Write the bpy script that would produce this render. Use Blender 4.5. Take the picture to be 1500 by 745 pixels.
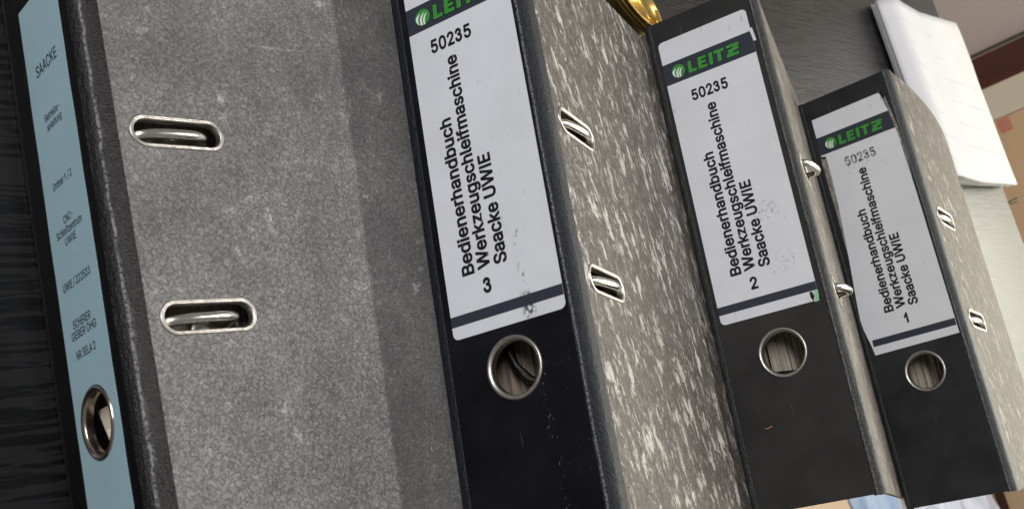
import bpy, bmesh, math, random, json
from mathutils import Matrix, Vector, noise
from math import sin, cos, pi, radians as R

# ------------------------------------------------------------------ start
for o in list(bpy.data.objects):
    bpy.data.objects.remove(o)
scene = bpy.context.scene
COL = scene.collection
random.seed(7)
MM = 0.001

# ------------------------------------------------------------------ camera
cam_d = bpy.data.cameras.new('camera')
cam = bpy.data.objects.new('camera', cam_d); COL.objects.link(cam)
CR = ((0.233047, -0.940162, 0.248564), (0.722988, -0.003437, -0.690852), (0.650367, 0.34071, 0.678925))
m = Matrix(CR).to_4x4(); m.translation = Vector((0.299331, -0.186544, 0.461491))
cam.matrix_world = m
cam_d.sensor_width = 36.0
cam_d.lens = 36.0 * 1612.24 / 1500.0
cam_d.shift_x = 27.575 / 1500.0
cam_d.shift_y = -46.969 / 1500.0
cam_d.clip_start = 0.01
cam_d.clip_end = 50.0
cam_d.dof.use_dof = True
cam_d.dof.focus_distance = 0.62
cam_d.dof.aperture_fstop = 22.0
scene.camera = cam

# ------------------------------------------------------------------ light of the room
world = bpy.data.worlds.new('World'); scene.world = world; world.use_nodes = True
bg = world.node_tree.nodes['Background']
bg.inputs['Color'].default_value = (1.0, 0.985, 0.97, 1)
bg.inputs['Strength'].default_value = 0.19

def area(name, loc, target, sx, sy, power, color):
    l = bpy.data.lights.new(name, 'AREA'); l.shape = 'RECTANGLE'; l.size = sx; l.size_y = sy
    l.energy = power; l.color = color
    o = bpy.data.objects.new(name, l); COL.objects.link(o)
    o.location = loc
    d = (Vector(target) - Vector(loc)).normalized()
    z = -d; x = Vector((1, 0, 0)); x = (x - z * x.dot(z)).normalized(); y = z.cross(x)
    o.matrix_world = Matrix.Translation(loc) @ Matrix((x, y, z)).transposed().to_4x4()
    return o
area('ceiling_tube_far', (0.10, 1.48, 1.95), (0.15, 0.3, 0.0), 0.45, 0.035, 26, (1.0, 0.97, 0.93))
area('ceiling_tube_near', (-0.55, -1.25, 1.75), (0.15, 0.3, 0.0), 1.2, 0.30, 40, (0.98, 0.98, 1.0))
area('wall_fill_back', (0.2, 2.0, 1.7), (0.0, 2.4, -0.5), 1.2, 0.3, 14, (1.0, 0.98, 0.94))  # unseen fill lamp, added to brighten the far wall and cupboards

scene.view_settings.view_transform = 'Standard'
scene.view_settings.look = 'None'
scene.view_settings.exposure = 0.0
scene.view_settings.gamma = 1.0
scene.cycles.max_bounces = 8
scene.cycles.use_denoising = True

# ------------------------------------------------------------------ materials
class NT:
    def __init__(s, name):
        s.m = bpy.data.materials.new(name); s.m.use_nodes = True
        s.t = s.m.node_tree; s.n = s.t.nodes; s.l = s.t.links
        s.b = s.n['Principled BSDF']
        s.tc = s.n.new('ShaderNodeTexCoord')
    def node(s, typ, ins=None, **props):
        n = s.n.new(typ)
        for k, v in props.items(): setattr(n, k, v)
        for k, v in (ins or {}).items(): s.put(n.inputs[k], v)
        return n
    def put(s, sock, v):
        if hasattr(v, 'is_linked') or hasattr(v, 'links'): s.l.new(v, sock)
        elif isinstance(v, (tuple, list)) and len(v) == 3 and sock.type == 'RGBA': sock.default_value = (*v, 1)
        else: sock.default_value = v
    def mapping(s, scale=(1, 1, 1), rot=(0, 0, 0), loc=(0, 0, 0)):
        return s.node('ShaderNodeMapping', {'Vector': s.tc.outputs['Object'], 'Scale': scale, 'Rotation': rot, 'Location': loc}).outputs[0]
    def noise(s, vec, scale, detail=3, rough=.5, dist=0):
        return s.node('ShaderNodeTexNoise', {'Vector': vec, 'Scale': scale, 'Detail': detail, 'Roughness': rough, 'Distortion': dist}).outputs[0]
    def voro(s, vec, scale, feature='F1', rand=1.0):
        n = s.node('ShaderNodeTexVoronoi', {'Vector': vec, 'Scale': scale, 'Randomness': rand}, feature=feature)
        return n.outputs['Distance']
    def ramp(s, fac, *stops):
        n = s.node('ShaderNodeValToRGB', {'Fac': fac}); e = n.color_ramp.elements
        while len(e) < len(stops): e.new(.5)
        for el, (p, c) in zip(e, stops):
            el.position = p; el.color = (*c, 1) if isinstance(c, (tuple, list)) else (c, c, c, 1)
        return n.outputs[0]
    def math(s, op, a, b=0.0, c=0.0, clamp=False):
        n = s.node('ShaderNodeMath', operation=op, use_clamp=clamp)
        s.put(n.inputs[0], a); s.put(n.inputs[1], b); s.put(n.inputs[2], c)
        return n.outputs[0]
    def mix(s, fac, a, b, mode='MIX'):
        n = s.node('ShaderNodeMix', data_type='RGBA', blend_type=mode)
        s.put(n.inputs[0], fac); s.put(n.inputs[6], a); s.put(n.inputs[7], b)
        return n.outputs[2]
    def xyz(s):
        n = s.node('ShaderNodeSeparateXYZ', {'Vector': s.tc.outputs['Object']}); return n.outputs
    def region(s, x0, x1, z0, z1, soft=.002):
        """1 inside a box of the x-z plane (metres), fading over soft"""
        X = s.xyz()
        def edge(v, e, sign):
            d = s.math('SUBTRACT', v, e) if sign > 0 else s.math('SUBTRACT', e, v)
            return s.math('DIVIDE', d, soft, clamp=True)
        a = s.math('MULTIPLY', edge(X[0], x0, 1), edge(X[0], x1, -1))
        b = s.math('MULTIPLY', edge(X[2], z0, 1), edge(X[2], z1, -1))
        return s.math('MULTIPLY', a, b)
    def bump(s, h, strength, dist, normal=None):
        ins = {'Height': h, 'Strength': strength, 'Distance': dist}
        if normal is not None: ins['Normal'] = normal
        return s.node('ShaderNodeBump', ins).outputs[0]
    def done(s, color=None, rough=None, normal=None, metallic=None, spec=None, coat=None, coat_rough=None):
        for k, v in (('Base Color', color), ('Roughness', rough), ('Normal', normal), ('Metallic', metallic),
                     ('Specular IOR Level', spec), ('Coat Weight', coat), ('Coat Roughness', coat_rough)):
            if v is not None: s.put(s.b.inputs[k], v)
        return s.m

def mat_leatherette(name, base, light, rough, grain, strength, scuffs=(), spec=.3):
    t = NT(name); v = t.mapping()
    n1 = t.noise(v, 40, 4); n2 = t.noise(v, 900, 3, .6)
    col = t.mix(t.ramp(n1, (.35, 0), (.7, 1)), base, light)
    sp = t.ramp(t.noise(v, 1600, 2, .6), (.66, 0), (.74, 1))
    col = t.mix(t.math('MULTIPLY', sp, .35), col, tuple(min(1, c * 3 + .02) for c in light))
    du = t.math('MULTIPLY', t.ramp(t.noise(v, 900, 2, .5), (.70, 0), (.73, .5)), t.ramp(t.noise(v, 60, 3), (.45, .1), (.6, 1)))
    col = t.mix(du, col, (.16, .155, .15))
    vl = t.mapping(scale=(.05, 1, 1), rot=(0, R(5), 0))
    ln = t.math('MULTIPLY', t.ramp(t.noise(vl, 500, 2, .5), (.70, 0), (.72, .35)), t.ramp(t.noise(v, 25, 2), (.5, 0), (.62, 1)))
    col = t.mix(ln, col, (.10, .098, .095))
    for (x0, x1, z0, z1, thr, c) in scuffs:
        vs = t.mapping(scale=(1, 1, 2.2))
        k = t.math('MULTIPLY', t.region(x0, x1, z0, z1, .0015), t.ramp(t.noise(vs, 420, 4, .7), (thr, 0), (thr + .03, 1)))
        col = t.mix(k, col, c)
    w = t.voro(v, grain, 'SMOOTH_F1')
    h = t.math('ADD', w, t.math('MULTIPLY', n2, .6))
    nm = t.bump(h, strength, .0004)
    rg = t.ramp(n1, (.3, rough - .08), (.75, rough + .1))
    return t.done(col, rg, nm, spec=spec)

def mat_pebble(name):
    """grey embossed marbled paper: worm-like grain, faint pale clouds"""
    t = NT(name); v = t.mapping()
    warp = t.node('ShaderNodeTexNoise', {'Vector': v, 'Scale': 300., 'Detail': 4., 'Roughness': .65}).outputs[1]
    wv = t.node('ShaderNodeVectorMath', {0: warp, 1: (.0085, .0085, .0085), 2: v}, operation='MULTIPLY_ADD').outputs[0]
    vo = t.voro(wv, 380, 'DISTANCE_TO_EDGE')
    r2 = t.math('ABSOLUTE', t.math('SUBTRACT', t.noise(wv, 520, 2, .5), .5))
    worm = t.math('MINIMUM', t.ramp(vo, (.0, 0), (.06, 1)), t.ramp(r2, (.0, .25), (.022, 1)))
    fine = t.noise(v, 1300, 3, .7)
    cloud = t.noise(v, 34, 5, .62)
    fleck = t.ramp(t.noise(wv, 170, 5, .74), (.56, 0), (.66, 1))
    big = t.ramp(cloud, (.47, 0), (.60, 1))
    base = t.mix(t.ramp(t.noise(v, 17, 5, .65), (.35, 0), (.65, 1)), (.160, .154, .150), (.248, .239, .229))
    base = t.mix(t.math('MULTIPLY', t.math('MULTIPLY', fleck, big), .75), base, (.55, .53, .49))
    base = t.mix(t.ramp(fine, (.35, .3), (.50, 0)), base, (.09, .087, .085))
    base = t.mix(t.ramp(fine, (.60, 0), (.78, .3)), base, (.40, .39, .38))
    sc = t.ramp(t.noise(t.mapping(scale=(1, .03, 1), rot=(0, 0, .5)), 240, 2, .5), (.73, 0), (.75, .35))
    base = t.mix(t.math('MULTIPLY', sc, t.ramp(t.noise(v, 13, 2), (.5, 0), (.65, 1))), base, (.45, .44, .42))
    base = t.mix(t.math('MULTIPLY', t.math('SUBTRACT', 1, worm), .42), base, (.07, .068, .066))
    h = t.math('ADD', worm, t.math('MULTIPLY', fine, .5))
    return t.done(base, .5, t.bump(h, .75, .00042), spec=.4)

def mat_streak(name, warm=0.0, seed=0.0, dens=.0, pale=(.62, .575, .52)):
    """marbled paper with pale flecks drawn out along the binder's height"""
    t = NT(name)
    vr = t.mapping(rot=(0, 0, R(-19)), loc=(seed, seed, seed))
    v = t.node('ShaderNodeMapping', {'Vector': vr, 'Scale': (.40, 1, 1)}).outputs[0]
    warp = t.node('ShaderNodeTexNoise', {'Vector': vr, 'Scale': 90., 'Detail': 3.}).outputs[1]
    wv = t.node('ShaderNodeVectorMath', {0: warp, 1: (.004, .009, .001), 2: v}, operation='MULTIPLY_ADD').outputs[0]
    s1 = t.noise(wv, 140, 5, .70); s2 = t.noise(wv, 360, 5, .7)
    s3 = t.noise(wv, 800, 3, .7)
    s1 = t.math('ADD', s1, t.math('MULTIPLY', t.math('SUBTRACT', s3, .5), .22))
    k1 = t.ramp(s1, (.562 - dens, 0), (.592 - dens, 1))
    k2 = t.ramp(s2, (.565 - dens, 0), (.61 - dens, 1))
    k = t.math('MAXIMUM', k1, t.math('MULTIPLY', k2, .55))
    fine = t.noise(vr, 1700, 3, .7)
    ck = t.noise(t.node('ShaderNodeMapping', {'Vector': vr, 'Scale': (.55, 1, 1)}).outputs[0], 330, 5, .75, 1.5)
    lo, hi = (.034 + .02 * warm, .029 + .013 * warm, .027), (.142 + .03 * warm, .125 + .020 * warm, .115)
    base = t.mix(t.ramp(ck, (.38, 0), (.58, 1)), lo, hi)
    base = t.mix(t.math('MULTIPLY', k, t.ramp(t.noise(vr, 26, 4, .6), (.3, .65), (.55, 1))), base, pale)
    base = t.mix(t.ramp(t.noise(vr, 15, 3, .6), (.45, 0), (.75, .35)), base, (.07, .06, .052))
    base = t.mix(t.ramp(fine, (.35, .55), (.58, 0)), base, (.06, .056, .05))
    base = t.mix(t.ramp(fine, (.6, 0), (.78, .4)), base, (.42, .40, .36))
    h = t.math('ADD', t.math('MULTIPLY', ck, .8), t.math('MULTIPLY', fine, .5))
    return t.done(base, .58, t.bump(h, .7, .0003), spec=.25)

def mat_hinge(name, base, light, rough, spec=.35, glints=()):
    t = NT(name); v = t.mapping(scale=(.30, 1, 1)); v1 = t.mapping()
    w = t.noise(v, 700, 4, .65); f = t.voro(v1, 1500, 'SMOOTH_F1'); n = t.noise(v1, 30, 3)
    col = t.mix(t.ramp(w, (.35, 0), (.7, 1)), base, light)
    k = t.math('MULTIPLY', t.ramp(t.noise(v1, 1500, 3, .7), (.60, 0), (.72, 1)), t.ramp(n, (.4, .15), (.65, .6)))
    col = t.mix(k, col, tuple(c * 4 + .03 for c in light))
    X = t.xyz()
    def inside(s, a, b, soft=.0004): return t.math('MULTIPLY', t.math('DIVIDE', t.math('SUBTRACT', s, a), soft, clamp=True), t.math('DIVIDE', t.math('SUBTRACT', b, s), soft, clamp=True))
    for (z0, z1, y0, y1, k) in glints:  # pale bands paint a highlight line along hinge crease and corner
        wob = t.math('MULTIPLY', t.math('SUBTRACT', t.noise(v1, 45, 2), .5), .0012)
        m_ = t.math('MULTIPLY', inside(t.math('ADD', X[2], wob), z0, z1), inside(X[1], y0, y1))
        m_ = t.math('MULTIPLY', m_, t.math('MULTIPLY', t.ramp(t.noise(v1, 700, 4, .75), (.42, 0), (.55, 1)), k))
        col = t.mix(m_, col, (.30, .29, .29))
    h = t.math('ADD', t.math('MULTIPLY', w, 1.3), t.math('MULTIPLY', f, .6))
    return t.done(col, rough, t.bump(h, 1.0, .0006), spec=spec)

def mat_label(name, base, dirt, marks=(), coat=.35, pale=None):
    t = NT(name); v = t.mapping()
    n = t.noise(v, 28, 5, .6); f = t.noise(v, 700, 3, .6)
    col = t.mix(t.ramp(n, (.35, 0), (.72, .55)), base, dirt)
    col = t.mix(t.ramp(f, (.62, 0), (.76, .4)), col, tuple(c * .55 for c in base))
    vl = t.mapping(scale=(.12, 1, 1), rot=(0, R(4), 0))
    sc = t.ramp(t.noise(vl, 330, 3, .6), (.655, 0), (.70, .55))
    col = t.mix(t.math('MULTIPLY', sc, t.ramp(t.noise(v, 55, 2), (.48, 0), (.62, 1))), col, (.20, .20, .21))
    for (x0, x1, z0, z1, thr, c, st) in marks:
        vs = t.mapping(scale=(st, 1, 1))
        k = t.math('MULTIPLY', t.region(x0, x1, z0, z1, .003), t.ramp(t.noise(vs, 520, 5, .75), (thr, 0), (thr + .03, 1)))
        col = t.mix(k, col, c)
    h = t.math('ADD', n, t.math('MULTIPLY', f, .08))
    return t.done(col, .42, t.bump(h, .45, .0010), spec=.4, coat=coat, coat_rough=.16)

def mat_ink(name, base, wear, wearcol, thr=.60):
    t = NT(name); v = t.mapping()
    k = t.math('MULTIPLY', t.ramp(t.noise(v, 620, 4, .7), (thr, 0), (thr + .03, 1)), wear)
    return t.done(t.mix(k, base, wearcol), .42, spec=.35)

def mat_metal(name, col, rough, tarnish=None, nscale=300, bumps=.05):
    t = NT(name); v = t.mapping()
    n = t.noise(v, nscale, 4, .6)
    c = t.mix(t.ramp(n, (.45, 0), (.75, .6)), col, tarnish or tuple(x * .7 for x in col))
    rg = t.ramp(n, (.3, max(.03, rough - .06)), (.8, rough + .12))
    return t.done(c, rg, t.bump(n, bumps, .0002), metallic=1.0)

def mat_plain(name, a, b, scale, rough=.6, bump=.2, spec=.3, stretch=(1, 1, 1), dist=.001):
    t = NT(name); v = t.mapping(scale=stretch)
    n = t.noise(v, scale, 5, .6)
    return t.done(t.mix(t.ramp(n, (.3, 0), (.7, 1)), a, b), rough, t.bump(n, bump, dist), spec=spec)

def mat_desk():
    """black stained oak, open grain running away from the viewer"""
    t = NT('black_oak')
    v = t.mapping(scale=(1, .06, 1), rot=(0, 0, R(-2)))
    w = t.node('ShaderNodeTexNoise', {'Vector': t.mapping(scale=(1, .5, 1)), 'Scale': 45., 'Detail': 3.}).outputs[1]
    wv = t.node('ShaderNodeVectorMath', {0: w, 1: (.0045, .0, .0), 2: v}, operation='MULTIPLY_ADD').outputs[0]
    g1 = t.noise(wv, 400, 3, .55); g2 = t.noise(wv, 700, 4, .65)
    pore = t.ramp(g1, (.44, 0), (.51, 1))
    col = t.mix(pore, (.0006, .0005, .0006), (.0125, .011, .0118))
    col = t.mix(t.ramp(g2, (.5, 0), (.8, .5)), col, (.014, .013, .014))
    h = t.math('ADD', pore, t.math('MULTIPLY', g2, .5))
    m = t.done(col, .33, t.bump(h, .17, .0004), spec=.3)
    t.b.inputs['IOR'].default_value = 1.6
    return m

def mat_pages(name, a, b, scale=1400):
    t = NT(name); v = t.mapping(scale=(.02, .3, 1))
    n = t.noise(v, scale, 3, .6)
    return t.done(t.mix(t.ramp(n, (.35, 0), (.65, 1)), a, b), .8, t.bump(n, .5, .0004), spec=.15)

M_SP3 = mat_leatherette('spine_black_deep', (.0045, .0045, .0065), (.009, .009, .013), .42, 1300, .10,
        scuffs=((.236, .262, .0515, .0565, .60, (.16, .16, .20)), (.262, .305, .0525, .0575, .62, (.20, .20, .22)), (.228, .236, .052, .070, .62, (.05, .05, .075))), spec=.12)
M_SP2 = mat_leatherette('spine_black_worn', (.016, .0150, .0145), (.026, .0245, .0235), .55, 1100, .16)
M_SP1 = mat_leatherette('spine_black_faded', (.012, .0118, .0135), (.022, .0215, .0225), .5, 1100, .16)
M_SP0 = mat_leatherette('spine_black_brown', (.003, .0028, .003), (.007, .006, .0065), .55, 1000, .2, spec=.12)
M_HG3 = mat_hinge('hinge_navy', (.005, .0065, .0105), (.010, .0125, .019), .5, glints=((0.0735, 0.0749, -0.01, 0.004, .6),))
M_HG2 = mat_hinge('hinge_grey', (.020, .020, .019), (.036, .035, .034), .42, glints=((0.0728, 0.0742, -0.01, 0.004, .3),))
M_HG1 = mat_hinge('hinge_slate', (.018, .020, .020), (.034, .038, .037), .42, glints=((0.0722, 0.0736, -0.01, 0.004, .3),))
M_HG0 = mat_hinge('hinge_brown_black', (.006, .005, .0055), (.013, .011, .0115), .36, glints=((0.0734, 0.0741, -0.01, 0.0052, 0.9), (.0682, .0690, -.01, .004, .35),))
M_CV0 = mat_pebble('cover_paper_grey')
M_CV3 = mat_streak('cover_paper_streaked', .3, .0, .0)
M_CV2 = mat_streak('cover_paper_streaked_pale', .9, .37, -.005, (.48, .435, .385))
M_CV1 = mat_streak('cover_paper_streaked_warm', .9, .71, -.012, (.44, .395, .34))
M_LB3 = mat_label('label_white_worn', (.70, .71, .745), (.58, .585, .61),
        marks=((.165, .2035, .0498, .0555, .575, (.02, .02, .03), .45), (.198, .212, .049, .0575, .47, (.03, .03, .035), 1.0), (.150, .172, .050, .053, .60, (.05, .05, .06), .3), (.085, .15, .044, .062, .655, (.20, .20, .22), .35)))
M_LB2 = mat_label('label_white_scratched', (.70, .71, .74), (.60, .605, .62),
        marks=((.138, .152, .042, .060, .56, (.25, .25, .26), 1.6), (.172, .186, .044, .064, .58, (.30, .30, .31), 1.5), (.182, .203, .0395, .0425, .58, (.25, .24, .25), .4)))
M_LB1 = mat_label('label_white_torn', (.69, .70, .72), (.61, .61, .62), marks=((.055, .075, .022, .06, .60, (.33, .33, .33), 1.0), (.196, .206, .05, .06, .68, (.3, .3, .3), 1.0),))
M_LB0 = mat_label('label_pale_blue', (.34, .50, .56), (.28, .43, .48), marks=((.206, .213, .026, .056, .57, (.33, .45, .50), .25), (.245, .254, .028, .056, .57, (.33, .45, .50), .25)), coat=.1)
M_INK = mat_ink('ink_black', (.006, .006, .009), 1.0, (.5, .52, .56), .68)
M_INKS = mat_ink('ink_smudged', (.05, .045, .045), 1.0, (.42, .42, .42), .50)
M_INKB = mat_ink('ink_on_blue', (.006, .010, .016), 1.0, (.25, .39, .45), .66)
M_SLATE = mat_ink('print_slate', (.030, .034, .050), .6, (.12, .12, .14), .66)
M_GREEN = mat_ink('print_green', (.045, .25, .04), .7, (.10, .34, .09), .60)
M_GREEND = mat_ink('print_green_dark', (.03, .20, .045), .5, (.02, .1, .03), .60)
M_GEDGE = mat_ink('print_black_edge', (.004, .006, .006), 0, (.004, .006, .006))
M_SWOOSH = mat_ink('print_white', (.72, .80, .72), .2, (.5, .6, .5), .60)
M_NICKEL = mat_metal('nickel', (.78, .75, .70), .20)
M_EYE = mat_metal('eyelet_nickel', (.50, .47, .43), .38, tarnish=(.22, .20, .18), nscale=500, bumps=.15)
M_EYED = mat_metal('eyelet_brown_nickel', (.50, .42, .36), .22)
M_STEEL = mat_metal('mechanism_steel', (.42, .40, .36), .34)
M_DARKM = mat_metal('lever_dark_steel', (.10, .09, .08), .35)
M_BRASS = mat_metal('brass', (.86, .60, .20), .24, (.62, .40, .10), 60, .03)
M_BOARD = mat_plain('board_edge', (.10, .09, .08), (.16, .15, .13), 300)
M_PAGE = mat_pages('pages', (.26, .225, .18), (.46, .41, .34))
M_PAGED = mat_pages('pages_dark', (.16, .125, .10), (.32, .26, .21))
M_CARD = mat_plain('beige_card', (.60, .50, .40), (.66, .56, .45), 60)
M_DESK = mat_desk()

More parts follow.
